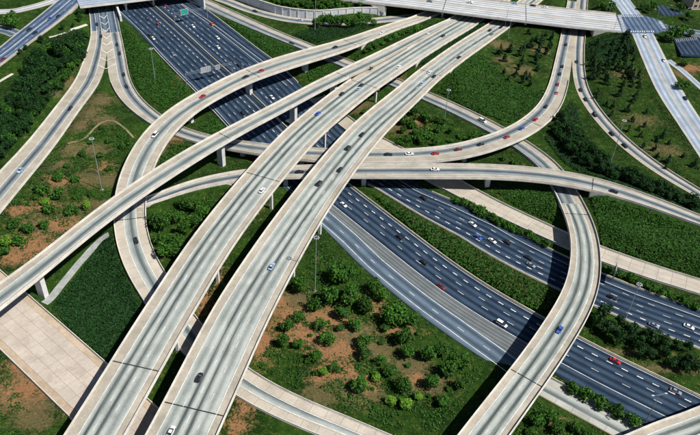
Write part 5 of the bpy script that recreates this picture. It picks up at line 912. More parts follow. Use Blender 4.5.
def build_road(k, st):
    rd = R[k]; info = ROADS[k]
    mid = rd.pt(np.float64(rd.len / 2), ('f', .5))
    isb = 'label' in st
    root = empty(st['name'], (0, 0, 0))
    if isb: tag(root, st['label'], st['cat'])
    else: tag(root, kind='structure')
    cuts = {0.0, rd.len}
    for a, b in info['fill']: cuts |= {min(a, rd.len), min(b, rd.len)}
    cuts |= set(info['joints'])
    slabs = [(a, min(b, rd.len)) for a, b in st.get('slabs', [])]
    for a, b in slabs: cuts |= {a, b}
    cuts = sorted(cuts)
    for a, b in zip(cuts[:-1], cuts[1:]):
        if b - a < 1: continue
        fill = in_fill(k, (a + b) / 2)
        isslab = any(u <= (a + b) / 2 <= v for u, v in slabs)
        m = MB()
        if fill:
            ribbon(m, rd, a, b, 0.0, -1e-6, -st.get('skirt', 1.2), -.06 if isslab else 0.0)
            m.build('roadbed', M['slabjoint'] if isslab else M['tan'], root)
        else:
            W = float(rd.w((a + b) / 2))
            ribbon(m, rd, a + .15, b - .15, 0.0, -1e-6, -.38, 0.0)
            if W > 17:
                for c in np.linspace(.12, .88, 5):
                    ribbon(m, rd, a + .15, b - .15, (lambda s, c=c: rd.w(s) * c - .5), (lambda s, c=c: rd.w(s) * c + .5), -1.75, -.37)
            else:
                ribbon(m, rd, a + .15, b - .15, ('f', .16), ('f', .84), -1.7, -.37)
            m.build('deck_span', M['tan'], root)
        if isslab:
            L_ = 6.2; n = max(1, int(round((b - a) / L_)))
            nc = st.get('cols', 3)
            for i in range(n):
                u0 = a + (b - a) * i / n; u1 = a + (b - a) * (i + 1) / n - .14
                for c in range(nc):
                    fa, fb = st.get('slabf', (.03, .97)); f0 = fa + (fb - fa) * c / nc; f1 = fa + (fb - fa) * (c + 1) / nc
                    m = MB(); ribbon(m, rd, u0, u1, ('f', f0), (lambda s, f1=f1: rd.w(s) * f1 - .10), -.10, 0.0)
                    m.build('pavement_slab', M[st.get('slabmat', 'slab')], root)
    # running lanes
    for ln in st['lanes']:
        a0, a1, mt = ln[:3]; s0, s1 = (ln[3], ln[4]) if len(ln) > 3 else (0, rd.len)
        jj = [max(0, s0)] + [j for j in info['joints'] if s0 < j < s1] + [min(s1, rd.len)]
        for u, v in zip(jj[:-1], jj[1:]):
            m = MB(); flat(m, rd, u + .2, v - .2, a0, a1, .025); m.build('lane_surface', M[mt], root)
    m = MB()
    for ln in st.get('lines', []):
        a, s0, s1 = ln if isinstance(ln, tuple) and len(ln) == 3 else (ln, 0, rd.len)
        line(m, rd, a, s0, s1, w=.2, dz=.05)
    for ln in st.get('dash', []):
        a, s0, s1 = ln if isinstance(ln, tuple) and len(ln) == 3 else (ln, 0, rd.len)
        dashes(m, rd, a, s0, s1, dz=.05)
    if m.f: tag(m.build('lane_markings', M['paint'], root), kind='stuff')
    # parapets
    pa = st.get('par', (True, True))
    for side, on in enumerate(pa):
        if not on: continue
        bounds = [0.0] + info['joints'] + [rd.len]
        for u, v in zip(bounds[:-1], bounds[1:]):
            cut = st.get('cuta' if side == 0 else 'cutb')
            if cut:
                c0, c1 = (FORKS.get(q, q) for q in cut); u = max(u, c0); v = min(v, c1)
            if v - u < 1: continue
            m = MB()
            a0, a1 = ((-.02 + .02, .42) if side == 0 else (-.42, -1e-6))
            ribbon(m, rd, u + .03, v - .03, shifted(a0, -.03 if side == 0 else 0, rd), shifted(a1, 0 if side == 0 else .03, rd), -.55, .25)
            b0, b1 = ((.06, .30) if side == 0 else (-.30, -.06))
            ribbon(m, rd, u + .03, v - .03, b0, b1, .24, .95)
            m.build('parapet', M['parapet'], root)
    if not isb: return root
    for j in info['joints']:
        m = MB(); ribbon(m, rd, j - .24, j + .24, .45, -.45, -.2, .035); m.build('expansion_joint', M['joint'], root)
    # piers
    for s in info['piers']:
        s = min(max(s, 1.0), rd.len - 1)
        if in_fill(k, s): continue
        p = rd.pt(np.float64(s), ('f', .5)); t = rd.tan(np.float64(s)); rz = math.atan2(t[1], t[0]); W = float(rd.w(s))
        zt = p[2] - 1.72
        if W > 17:
            mp = MB(); xs = (-.32, 0, .32)
            mp.box((p[0], p[1], zt - 1.3), (1.5, W * .84, 1.3), rz)
            okc = 0
            for c in xs:
                x = p[0] - math.sin(rz) * c * W; y = p[1] + math.cos(rz) * c * W
                if not clear_of_lanes(k, x, y, p[2]): continue
                z0 = hz(x, y) - .5
                mp.box((x, y, z0), (1.25, 1.25, zt - 1.29 - z0), rz); okc += 1
            if okc: mp.build('pier', M['pier'], root)
        else:
            if not clear_of_lanes(k, p[0], p[1], p[2]): continue
            z0 = hz(p[0], p[1]) - .5; h = zt - z0
            if h < 1: continue
            mp = MB()
            mp.box((p[0], p[1], z0), (2.2, 3.8, max(.5, h - 1.0)), rz)
            mp.box((p[0], p[1], z0 + max(.5, h - 1.01)), (2.2, 3.8, 1.0), rz, top=(1.0, W * .6 / 3.8))
            mp.build('pier', M['pier'], root)
    # abutments with wing walls where a span meets its embankment
    for a, b in info['fill']:
        for s, dr in ((a, 1), (b, -1)):
            if s <= 1 or s >= rd.len - 1: continue
            m = MB(); lo = -6.5
            ribbon(m, rd, s - .6, s + .6, .3, -.3, lo, -.39)
            for e0, e1 in ((-.05, .5), (-.5, -1e-6)):
                e0_ = shifted(.0, -.06, rd) if e0 == -.05 else e0
                A = [rd.pt(np.float64(s - dr * .2), e0_, -.56), rd.pt(np.float64(s + dr * 11), e0_, -.56), rd.pt(np.float64(s - dr * .2), e0_, lo)]
                Bq = [rd.pt(np.float64(s - dr * .2), e1, -.56), rd.pt(np.float64(s + dr * 11), e1, -.56), rd.pt(np.float64(s - dr * .2), e1, lo)]
                m.poly(A); m.poly(Bq[::-1])
                for i in range(3): m.quad(A[i], A[(i + 1) % 3], Bq[(i + 1) % 3], Bq[i])
            m.build('abutment', M['parapet'], root)
    return root


RO = {k: build_road(k, STYLE[k]) for k in R}

# chevrons on the gore of the forking ramp and island pavement between the legs
mb = MB()
ra, rb = R['r5l'], R['r6']
gm = MB()
sA = np.arange(60, 172, 4.0)
ptsL = [ra.pt(np.float64(s), -.5, .0) for s in sA]
for i, s in enumerate(np.arange(64, 160, 11.0)):
    a = ra.pt(np.float64(s), ('f', .72), .06); sb = rb.near(a[0], a[1]); b = rb.pt(np.float64(sb), 6.8, .06)
    sc = s + 5; c0 = ra.pt(np.float64(sc), -1e-6, .06); sc2 = rb.near(c0[0], c0[1]); c1 = rb.pt(np.float64(sc2), -1e-6, .06)
    if math.hypot(*(c0 - c1)[:2]) > 7: continue
    c = (c0 + c1) / 2; c[2] = max(c0[2], c1[2])
    for p, q in ((a, c), (c, b)):
        d = (q - p)[:2]; d = d / np.linalg.norm(d); n = np.array([-d[1], d[0], 0]) * .22
        mb.quad(p + n, p - n, q - n, q + n); 
tag(mb.build('chevron_markings', M['paint'], RO['r5l']), kind='stuff')

# ================================================================ junction, car parks, paths
def slab_poly(name, pts, z, mat, thick=.5, kind='structure'):
    m = MB(); P = [(x, y, z) for x, y in pts]
    ar = sum(P[i][0] * P[(i + 1) % len(P)][1] - P[(i + 1) % len(P)][0] * P[i][1] for i in range(len(P)))
    if ar < 0: P = P[::-1]
    m.poly(P)
    Q = [(x, y, z - thick) for x, y, _ in P]
    for i in range(len(P)):
        j = (i + 1) % len(P); m.quad(P[j], P[i], Q[i], Q[j])
    return tag(m.build(name, M[mat]), kind=kind)


r11e = R['r11']
INTER = [tuple(r11e.pt(np.float64(r11e.len - .3), ('f', .03))[:2]), tuple(r11e.pt(np.float64(r11e.len - .3), ('f', .97))[:2])] + PTS['inter']
inter = slab_poly('junction_pavement', INTER, 9.53, 'asphalt_street', 1.2)
mb = MB()
I = INTER
for a, b in ((0, 1), (2, 3), (4, 5), (6, 0)):
    p = Vector((*I[a], 9.56)); q = Vector((*I[b], 9.56)); d = (q - p); n = int(d.length / 1.6)
    cen = Vector((sum(x for x, y in I) / len(I), sum(y for x, y in I) / len(I), 9.56))
    inn = (cen - (p + q) / 2).normalized()
    for i in range(1, n):
        o = p + d * i / n + inn * 1.2; w = d.normalized() * .35
        mb.quad(o - w, o + w, o + w + inn * 2.6, o - w + inn * 2.6)
tag(mb.build('crosswalk_markings', M['lane_pale'], inter), kind='stuff')
lot = slab_poly('car_park', PTS['lot'], max(hz(x, y) for x, y in PTS['lot']) + .15, 'asphalt', 1.5)
lot2 = slab_poly('car_park', PTS['lot2'], max(hz(x, y) for x, y in PTS['lot2']) + .15, 'asphalt', 1.5)
mb = MB()
zl = max(hz(x, y) for x, y in PTS['lot']) + .17
p = Vector((*PTS['lot'][0], zl)); q = Vector((*PTS['lot'][1], zl)); r = Vector((*PTS['lot'][4], zl))
for i in range(1, 12):
    a = p.lerp(q, i / 12) + (r - p).normalized() * 1.0; b = a + (r - p).normalized() * 5; w = (q - p).normalized() * .09
    mb.quad(a - w, a + w, b + w, b - w)
tag(mb.build('bay_markings', M['paint'], lot), kind='stuff')


def ground_strip(name, pts, w, mat, dz=.12, kind='structure'):
    P = np.array([(x, y, hz(x, y) + dz, w) for x, y in pts])
    rd = Road(P, 1); m = MB()
    s = np.arange(0, rd.len, 2.0)
    A = rd.pt(s, 0.0); B = rd.pt(s, -1e-6)
    for arr in (A, B):
        for row in arr: row[2] = hz(row[0], row[1]) + dz
    for i in range(len(s) - 1): m.quad(A[i], B[i], B[i + 1], A[i + 1])
    return tag(m.build(name, M[mat]), kind=kind)


ground_strip('drainage_channel', PTS['swale'], 3.4, 'ditch', .45)
ground_strip('footpath', PTS['path'], 1.8, 'path', .25)
ground_strip('footpath', PTS['path2'], 2.0, 'path', .25)
ground_strip('dirt_trail', PTS['trail'], 1.2, 'trail', .2)

# abutments and median pier of the street overpass above the freeway
for (pa, pb), wd in zip(PTS['abut'], (1.4, 1.6, 1.3)):
    a = Vector((*pa, 0)); b = Vector((*pb, 0)); d = b - a
    m = MB(); c = (a + b) / 2; m.box((c.x, c.y, -.5), (d.length, wd, 7.6 if wd < 1.6 else 5.0), math.atan2(d.y, d.x), top=(1, .8)); m.build('abutment', M['wallblue'], RO['r19'])

# retaining wall behind the far ramp: panels and coping
wr = empty('retaining_wall', (*PTS['wall10'][4], 0))
base = Vector(wr.location)
wp = np.array([(x - base.x, y - base.y, 0.0, .6) for x, y in PTS['wall10']])
wrd = Road(wp, 1)
n = int(wrd.len / 6.0)
for i in range(n):
    m = MB(); u0 = wrd.len * i / n; u1 = wrd.len * (i + 1) / n - .2
    h = 6.5
    ribbon(m, wrd, u0, u1, 0.0, -1e-6, -1.0, h, step=6)
    ribbon(m, wrd, u0 - .02, u0 + .7, -.02, shifted(-1e-6, .35, wrd), -1.0, h - .3, step=6)
    m.build('wall_panel', M['wallblue'], wr)
m = MB(); ribbon(m, wrd, 0, wrd.len, -.15 + .15, shifted(-1e-6, .25, wrd), 6.5, 7.0); m.build('coping', M['parapet'], wr)
tag(wr, 'ribbed concrete retaining wall below the dark shrubs, behind the farthest ramp', 'wall')


# ================================================================ vegetation
def leaf_mesh(name, centers, radii, count, size, mat, flat_=0.0, up=.25):
    """leaf faces spread over lumps; centres and radii of the lumps in crown units"""
    centers = np.array(centers); radii = np.array(radii)
    prob = radii ** 2; prob = prob / prob.sum()
    k = rng.choice(len(centers), count, p=prob)
    d = rng.normal(size=(count, 3)); d /= np.linalg.norm(d, axis=1)[:, None]
    rr = radii[k] * (0.72 + .34 * rng.random(count))
    P = centers[k] + d * rr[:, None]
    nrm = d + rng.normal(size=(count, 3)) * .55; nrm[:, 2] += up; nrm /= np.linalg.norm(nrm, axis=1)[:, None]
    return quads(name, P, nrm, size * (.6 + .8 * rng.random(count)), mat)


def quads(name, P, nrm, size, mat, stretch=1.3):
    n = len(P)
    ref = rng.normal(size=(n, 3))
    t = np.cross(nrm, ref); t /= np.linalg.norm(t, axis=1)[:, None]
    b = np.cross(nrm, t)
    s = size[:, None]
    V = np.empty((n, 4, 3))
    V[:, 0] = P - t * s * stretch * .5; V[:, 1] = P - b * s * .42 + nrm * s * .10
    V[:, 2] = P + t * s * stretch * .5; V[:, 3] = P + b * s * .42 + nrm * s * .10
    me = bpy.data.meshes.new(name)
    me.vertices.add(4 * n); me.loops.add(4 * n); me.polygons.add(n)
    me.vertices.foreach_set('co', V.reshape(-1))
    me.loops.foreach_set('vertex_index', np.arange(4 * n, dtype=np.int32))
    me.polygons.foreach_set('loop_start', np.arange(0, 4 * n, 4, dtype=np.int32))
    me.polygons.foreach_set('loop_total', np.full(n, 4, dtype=np.int32))
    me.materials.append(mat)
    me.update(calc_edges=True)
    return me


def crown(kind, i):
    m = {'round': 'leaf_round', 'lime': 'leaf_lime', 'dark': 'leaf_dark', 'bush': 'leaf_round', 'pine': 'leaf_pine'}[kind]
    C = []; Rr = []
    if kind == 'pine':
        for j in range(22):
            t = j / 21.0; a = random.uniform(0, 6.28); rad = (1 - t) * .72 * random.uniform(.5, 1.05)
            C.append((math.cos(a) * rad, math.sin(a) * rad, .35 + t * 2.0)); Rr.append(.30 * (1 - .6 * t) * random.uniform(.8, 1.25))
        return leaf_mesh('crown', C, Rr, 620, .20, M[m])
    zc, zr = {'round': (1.05, .80), 'lime': (1.0, .85), 'dark': (1.25, 1.0), 'bush': (.62, .58)}[kind]
    sx, sy = random.uniform(.82, 1.15), random.uniform(.82, 1.15)
    for j in range(19):
        u = random.uniform(-.75, 1); a = random.uniform(0, 6.28); q = math.sqrt(max(0, 1 - u * u)); f = random.uniform(.4, .76)
        C.append((math.cos(a) * q * f * sx, math.sin(a) * q * f * sy, zc + u * zr * f)); Rr.append(random.uniform(.22, .40))
    C.append((0, 0, zc)); Rr.append(.5)
    return leaf_mesh('crown', C, Rr, 900 if kind != 'bush' else 620, .16 if kind != 'bush' else .2, M[m])


def trunk(kind):
    m = MB(); top = {'round': 1.1, 'lime': 1.0, 'dark': 1.3, 'bush': .6, 'pine': 2.0}[kind]
    lean = (random.uniform(-.06, .06), random.uniform(-.06, .06))
    m.tube((0, 0, -.15), (lean[0] * .5, lean[1] * .5, top * .5), .075, .055, 7)
    m.tube((lean[0] * .5, lean[1] * .5, top * .5), (lean[0], lean[1], top), .055, .02, 6)
    for j in range(5):
        a = j * 1.257 + random.uniform(-.4, .4); z0 = top * random.uniform(.35, .75); r = random.uniform(.35, .55) * (.7 if kind == 'pine' else 1)
        m.tube((lean[0] * .5, lean[1] * .5, z0), (math.cos(a) * r, math.sin(a) * r, z0 + random.uniform(.2, .4)), .03, .01, 5)
    return m.mesh('trunk', M['bark'])


PROTO = {k: [(crown(k, i), trunk(k)) for i in range(8)] for k in ('round', 'lime', 'dark', 'bush', 'pine')}

TL = {
    'hollow_trees': ('leafy_tree', 'tree', 'leafy tree in the hollow enclosed by widest viaduct and curved ramp bridge', 'trees in the hollow'),
    'island_shrubs': ('low_shrub', 'shrub', 'low green shrub between the trees of the orange soil island', 'low shrubs on the orange soil island'),
    'forest_light': ('woodland_tree', 'tree', 'lighter green woodland tree between the street and the forking ramp', 'lighter woodland trees'),
    'wall_top': ('hedge_bush', 'bush', 'dark shrub on the bank above the ribbed retaining wall', 'shrubs above the retaining wall'),
    'island': ('leafy_tree', 'tree', 'rounded green tree on the orange soil island beside the widest viaduct', 'trees on the orange soil island'),
    'lime': ('leafy_tree', 'tree', 'small bright lime green tree on the island above the slab paved ramp', 'lime trees on the island'),
    'southeast': ('leafy_tree', 'tree', 'green tree in the grassy corner between curved flyover and grey slab ramp', 'trees beside the grey slab ramp'),
    'left_island': ('bush', 'bush', 'dark round bush on the rough slope around the lamp mast by the forking ramp', 'bushes on the rough slope'),
    'left_lime': ('bush', 'bush', 'bright lime bush on the rough slope beside the narrow flyover', 'lime bushes on the rough slope'),
    'forest': ('woodland_tree', 'tree', 'dark dense woodland tree between the street and the forking ramp', 'woodland trees beside the forking ramp'),
    'forest_edge': ('woodland_tree', 'tree', 'small dark tree at the woodland edge on the grass strip along the street', 'small trees along the street'),
    'corner_tree': ('leafy_tree', 'tree', 'single bright green tree on the traffic island by the street', None),
    'top_row': ('leafy_tree', 'tree', 'green tree in the dense row before the ribbed retaining wall', 'row of trees before the retaining wall'),
    'wedge': ('bush', 'bush', 'green bush on the wedge between half circle flyover and three lane viaduct', 'bushes on the wedge between bridges'),
    'pines': ('young_pine', 'tree', 'small dark conical tree on the brownish slope beside the widest viaduct and overpass', 'young trees below the overpass'),
    'north_grove': ('young_pine', 'tree', 'dark conical tree in the grove between the overpass ramp and the pale street', 'grove below the junction'),
    'slope_pines': ('young_pine', 'tree', 'small dark tree on the grass slope between the single lane ramp and pale street', 'small trees on the grass slope'),
    'inner_slope': ('bush', 'bush', 'dark bush inside the bend of the single lane ramp, by the lamp mast', 'bushes inside the ramp bend'),
    'dark_belt': ('woodland_tree', 'tree', 'tall dark tree in the shaded belt behind the ramp bridge', 'dark belt of trees'),
    'ramp_hedge': ('hedge_bush', 'bush', 'dark hedge bush between freeway and pale slab ramp before the two lane flyover', 'hedge along the pale ramp'),
    'ramp_hedge_east': ('hedge_bush', 'bush', 'dark hedge bush below the pale slab ramp, beyond the two lane flyover', 'hedge below the pale ramp'),
    'median_trees': ('leafy_tree', 'tree', 'dense dark tree in the freeway median beside the red car', 'trees in the freeway median'),
    'shrub_row': ('shrub', 'shrub', 'round dark shrub in the row of five between freeway and grey slab ramp', 'row of five shrubs'),
    'thicket': ('leafy_tree', 'tree', 'leafy tree in the thicket between half circle flyover and three lane viaduct', 'thicket below the viaduct'),
    'junction_trees': ('leafy_tree', 'tree', 'street tree around the traffic light junction and car park', 'street trees at the junction'),
    'underpass_bushes': ('bush', 'bush', 'wild bush in the hollow enclosed by the widest viaduct and curved ramp bridge', 'bushes in the hollow'),
}
for key, kind, items in TREES:
    nm, cat, lab, grp = TL[key]
    for (x, y, r) in items:
        c, t = random.choice(PROTO[kind])
        e = empty(nm, (x, y, hz(x, y) - .05), random.uniform(0, 6.28))
        q = r * random.uniform(.85, 1.15); e.scale = (q, q * random.uniform(.9, 1.1), q * random.uniform(.8, 1.2))
        tag(e, lab, cat, grp)
        link('trunk', t, e); link('crown', c, e)


def soilness(X, Y):
    so = np.zeros(X.shape)
    for (cx, cy, rx, ry, t) in SOIL: so = np.maximum(so, np.exp(-((X - cx) / rx) ** 2 - ((Y - cy) / ry) ** 2))
    return so


def in_poly(X, Y, P):
    c = np.zeros(X.shape, bool); n = len(P)
    for i in range(n):
        x1, y1 = P[i]; x2, y2 = P[i - 1]
        if y1 == y2: continue
        c ^= ((y1 > Y) != (y2 > Y)) & (X < (x2 - x1) * (Y - y1) / (y2 - y1) + x1)
    return c


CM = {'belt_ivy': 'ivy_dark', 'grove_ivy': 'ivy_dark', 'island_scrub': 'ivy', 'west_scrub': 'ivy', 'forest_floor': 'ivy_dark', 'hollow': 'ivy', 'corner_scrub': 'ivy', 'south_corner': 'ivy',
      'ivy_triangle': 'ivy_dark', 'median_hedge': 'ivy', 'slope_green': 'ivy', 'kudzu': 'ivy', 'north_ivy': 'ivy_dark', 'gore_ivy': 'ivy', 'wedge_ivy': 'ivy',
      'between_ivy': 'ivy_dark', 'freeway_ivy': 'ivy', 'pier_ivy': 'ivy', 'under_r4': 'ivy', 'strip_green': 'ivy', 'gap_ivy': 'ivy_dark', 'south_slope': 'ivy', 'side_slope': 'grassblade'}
CL = {'belt_ivy': 'dark undergrowth below the shaded belt of trees behind the ramp bridge', 'grove_ivy': 'dark undergrowth in the grove below the junction', 'island_scrub': 'low green scrub scattered over the orange soil island', 'west_scrub': 'low green scrub on the rough slope around the lamp mast',
      'forest_floor': 'undergrowth between the woodland trees', 'hollow': 'low scrub in the hollow beside the widest viaduct', 'corner_scrub': 'low scrub below the wide pale slab road', 'south_corner': 'low scrub beside the grey slab ramp',
      'ivy_triangle': 'dark ivy carpet beside the grey drainage channel', 'median_hedge': 'thick hedge filling the freeway median before the two lane flyover',
      'slope_green': 'bright creeper on the bank beside the widest viaduct', 'kudzu': 'green creeper blanket between ramp bridge and pale slab ramp',
      'north_ivy': 'dark ivy bank behind the half circle flyover', 'gore_ivy': 'shrubby ground cover between the freeway and its exit ramp',
      'wedge_ivy': 'ground cover on the wedge beside the three lane viaduct', 'between_ivy': 'dark ground cover strip between the two wide viaducts',
      'freeway_ivy': 'green creeper bank between forking ramp and freeway', 'pier_ivy': 'patch of ground cover by the flyover pier and freeway',
      'under_r4': 'ground cover inside the bend of the half circle flyover', 'strip_green': 'ground cover below the ramp bridge beside pale slab ramp',
      'gap_ivy': 'low green growth in the gap between the two wide viaducts', 'south_slope': 'ground cover under the half circle flyover by its pier', 'side_slope': 'rough grass on the slope beside the pale street'}


def cover(name, poly, dens, mat, label, size=.75, hgt=.55, raise_=0.0, patchy=None):
    P = np.array(poly); x0, y0 = P.min(0); x1, y1 = P.max(0)
    n = int((x1 - x0) * (y1 - y0) * dens * 3.2)
    X = rng.uniform(x0, x1, n); Y = rng.uniform(y0, y1, n)
    ok = in_poly(X, Y, poly) & (lerp_grid(NEAR, X, Y) > .9)
    if patchy: ok &= (vnoise(X / 5.5, Y / 5.5, 31) * .6 + vnoise(X / 2.1, Y / 2.1, 33) * .4) > patchy + .25 * soilness(X, Y)
    X = X[ok]; Y = Y[ok]
    if len(X) < 3: return
    lump = vnoise(X / 2.3, Y / 2.3, 9) * .8 + vnoise(X / .9, Y / .9, 4) * .5
    Z = lerp_grid(TZ, X, Y) + raise_ + lump * hgt + rng.random(len(X)) * .22
    # leaf faces follow the lumps' slope, so the cover has light and dark sides
    e = .6
    l2 = vnoise((X + e) / 2.3, Y / 2.3, 9) * .8 + vnoise((X + e) / .9, Y / .9, 4) * .5
    l3 = vnoise(X / 2.3, (Y + e) / 2.3, 9) * .8 + vnoise(X / .9, (Y + e) / .9, 4) * .5
    nrm = np.stack([-(l2 - lump) / e * hgt * 1.3, -(l3 - lump) / e * hgt * 1.3, np.full(len(X), .8)], -1) + rng.normal(size=(len(X), 3)) * .38
    nrm[:, 2] = np.abs(nrm[:, 2]) + .1
    nrm /= np.linalg.norm(nrm, axis=1)[:, None]
    me = quads(name, np.stack([X, Y, Z], -1), nrm, size * (.6 + .8 * rng.random(len(X))), mat)
    tag(link(name, me), label, 'ground cover', kind='stuff')


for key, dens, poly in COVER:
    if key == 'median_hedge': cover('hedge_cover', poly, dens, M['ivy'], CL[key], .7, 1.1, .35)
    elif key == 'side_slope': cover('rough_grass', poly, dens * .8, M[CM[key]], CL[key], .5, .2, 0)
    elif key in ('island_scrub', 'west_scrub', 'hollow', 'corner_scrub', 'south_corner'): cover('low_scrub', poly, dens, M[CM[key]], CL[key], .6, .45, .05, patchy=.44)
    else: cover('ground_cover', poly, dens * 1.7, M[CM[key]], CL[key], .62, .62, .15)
# browner crest of the median hedge
for key, dens, poly in COVER:
    if key == 'median_hedge':
        c = np.array(poly).mean(0); inner = [tuple(c + (np.array(p) - c) * np.array((.93, .93)) + np.array((3, -1.5))) for p in poly]
        cover('hedge_cover', inner, .35, M['ivy_brown'], 'brownish shoots over the crest of the freeway median hedge', .6, 1.1, .75)


# rough grass over the open ground near the camera
n = 150000
X = rng.uniform(-190, 215, n); Y = rng.uniform(125, 430, n)
keep = (lerp_grid(NEAR, X, Y) > .8) & (rng.random(n) < .35 + .65 * vnoise(X / 9, Y / 9, 21))
for key, dens, poly in COVER:
    if key not in ('island_scrub', 'west_scrub', 'hollow', 'corner_scrub', 'south_corner'): keep &= ~in_poly(X, Y, poly)
keep &= rng.random(n) < np.clip(1.4 - (Y - 125) / 330, .25, 1)
keep &= rng.random(n) > soilness(X, Y) * .85
X = X[keep]; Y = Y[keep]
nr = rng.normal(size=(len(X), 3)) * .6; nr[:, 2] = 1.0; nr /= np.linalg.norm(nr, axis=1)[:, None]
me = quads('rough_grass', np.stack([X, Y, lerp_grid(TZ, X, Y) + .12 + rng.random(len(X)) * .18], -1), nr, .30 + .45 * rng.random(len(X)), M['grassblade'])
tag(link('rough_grass', me), 'rough grass and weeds growing over the open ground', 'grass', kind='stuff')


# ================================================================ vehicles
def loft(secs, mat, name):
    """secs: (x, z bottom, z shoulder, z top, half width low, half width shoulder, half width top)"""
    m = MB(); k = 0
    for (x, zb, zs, zt, wb, ws, wt) in secs:
        m.v += [(x, -wb, zb), (x, -ws, zs), (x, -wt, zt), (x, wt, zt), (x, ws, zs), (x, wb, zb)]
    n = len(secs)
    for i in range(n - 1):
        for j in range(6):
            a = 6 * i + j; b = 6 * i + (j + 1) % 6
            m.f.append((a, b, b + 6, a + 6)[::-1]); m.uv.append(((0, 0),) * 4)
    m.f.append(tuple(range(6))); m.uv.append(((0, 0),) * 6)
    m.f.append(tuple(6 * (n - 1) + j for j in reversed(range(6)))); m.uv.append(((0, 0),) * 6)
    return m.mesh(name, mat, smooth=False)


CT = {
    'sedan': dict(L=4.7, body=[(-2.35, .38, .62, .74, .70, .80, .68), (-2.15, .30, .68, .90, .82, .90, .80), (-1.1, .28, .72, .95, .86, .92, .84), (.9, .28, .70, .93, .86, .92, .84), (1.95, .30, .62, .80, .82, .90, .76), (2.35, .38, .52, .62, .66, .76, .62)],
                  glass=[(-1.85, .90, .91, .92, .74, .74, .72), (-1.05, .9, 1.02, 1.38, .80, .80, .60), (.1, .9, 1.02, 1.42, .80, .80, .61), (1.1, .89, .90, .91, .76, .76, .74)], roof=(-.48, 1.3, 1.2, 1.385)),
    'suv': dict(L=4.8, body=[(-2.4, .42, .8, .98, .76, .86, .80), (-2.2, .36, .85, 1.05, .86, .94, .88), (.95, .36, .85, 1.05, .88, .95, .88), (2.0, .38, .75, .95, .86, .93, .82), (2.4, .42, .62, .78, .72, .82, .70)],
                glass=[(-2.3, 1.03, 1.04, 1.05, .80, .80, .78), (-2.05, 1.0, 1.15, 1.66, .84, .84, .70), (.2, 1.0, 1.15, 1.70, .84, .84, .70), (1.15, 1.0, 1.01, 1.02, .80, .80, .78)], roof=(-.92, 2.35, 1.4, 1.66)),
    'van': dict(L=5.2, body=[(-2.6, .42, .9, 1.1, .84, .92, .86), (-2.5, .36, .95, 1.15, .90, .96, .92), (1.3, .36, .9, 1.12, .90, .96, .90), (2.2, .38, .75, .92, .88, .94, .82), (2.6, .42, .62, .72, .74, .84, .70)],
                glass=[(-2.55, 1.1, 1.2, 1.86, .88, .88, .76), (-2.3, 1.1, 1.25, 1.95, .90, .90, .78), (.5, 1.1, 1.25, 1.95, .90, .90, .76), (1.75, 1.08, 1.09, 1.1, .82, .82, .8)], roof=(-.95, 2.9, 1.56, 1.90)),
    'pickup': dict(L=5.6, body=[(-2.8, .5, .8, 1.0, .84, .92, .88), (-2.6, .42, .85, 1.05, .90, .96, .92), (1.2, .42, .85, 1.08, .90, .96, .90), (2.4, .42, .8, 1.0, .88, .95, .84), (2.8, .5, .66, .8, .76, .86, .74)],
                   glass=[(-.5, 1.02, 1.03, 1.04, .84, .84, .82), (-.3, 1.02, 1.15, 1.66, .86, .86, .72), (.8, 1.02, 1.15, 1.70, .86, .86, .72), (1.5, 1.0, 1.01, 1.02, .82, .82, .8)], roof=(.25, 1.15, 1.42, 1.66)),
}
CARMESH = {}


def car_parts(typ, col):
    key = (typ, col)
    if key in CARMESH: return CARMESH[key]
    c = CT[typ]; P = CARPAINT[col]; out = []
    out.append(('body', loft(c['body'], P, 'body')))
    out.append(('windows', loft(c['glass'], M['glass'], 'windows')))
    rx, rl, rw, rz_ = c['roof']
    m = MB(); m.box((rx, 0, rz_), (rl, rw, .07), 0, top=(.92, .92)); out.append(('roof', m.mesh('roof', P)))
    hl = c['L'] / 2
    for y in (-.62, .62):
        m = MB(); m.box((hl - .16, y, .52), (.16, .34, .14)); out.append(('headlight', m.mesh('headlight', M['headlamp'])))
        m = MB(); m.box((-hl + .08, y, .60), (.14, .32, .16)); out.append(('tail_light', m.mesh('tail_light', M['tail'])))
    for x in (-hl * .60, hl * .60):
        for y in (-.84, .84):
            m = MB(); m.tube((x, y - .11, .33), (x, y + .11, .33), .33, .33, 12); out.append(('wheel', m.mesh('wheel', M['rubber'])))
    if typ == 'pickup':
        m = MB(); m.box((-1.65, 0, 1.055), (1.9, 1.5, .02)); out.append(('load_bed', m.mesh('load_bed', M['rubber'])))
    CARMESH[key] = out
    return out


WHERE = {'r1': 'narrow single lane flyover', 'r2': 'three lane viaduct', 'r3': 'widest viaduct', 'r4': 'half circle flyover', 'r6': 'curved ramp bridge carrying many cars', 'r7': 'single lane ramp bridge',
         'r8': 'two lane flyover and its approach', 'r13': 'narrow ramp below the grass slope', 'r5l': 'left leg of the forking ramp', 'r18': 'street beside the woodland', 'r10': 'far ramp before the ribbed retaining wall',
         'r12': 'pale street below the junction', 'r11': 'broad street overpass', 'W': 'freeway lanes on the viaduct island side', 'E': 'freeway lanes on the hedge and ramp side'}
EXTRA = {}
cnt = {}
for c in CARS: cnt[c[:3]] = cnt.get(c[:3], 0) + 1
for (road, typ, col, x, y, z, a) in CARS:
    nm = {'sedan': 'car', 'suv': 'car', 'van': 'van', 'pickup': 'pickup_truck'}[typ]
    e = empty(nm, (x, y, z), a)
    word = {'sedan': 'car', 'suv': 'tall sport utility car', 'van': 'van', 'pickup': 'pickup truck'}[typ]
    tag(e, f'{col} {word} driving on the {WHERE[road]}', {'pickup': 'truck', 'van': 'van'}.get(typ, 'car'))
    if cnt[(road, typ, col)] > 1: e['group'] = f'{col} cars on the {WHERE[road]}'
    e.scale = (.93, .93, .93)
    for pn, me in car_parts(typ, col): link(pn, me, e)

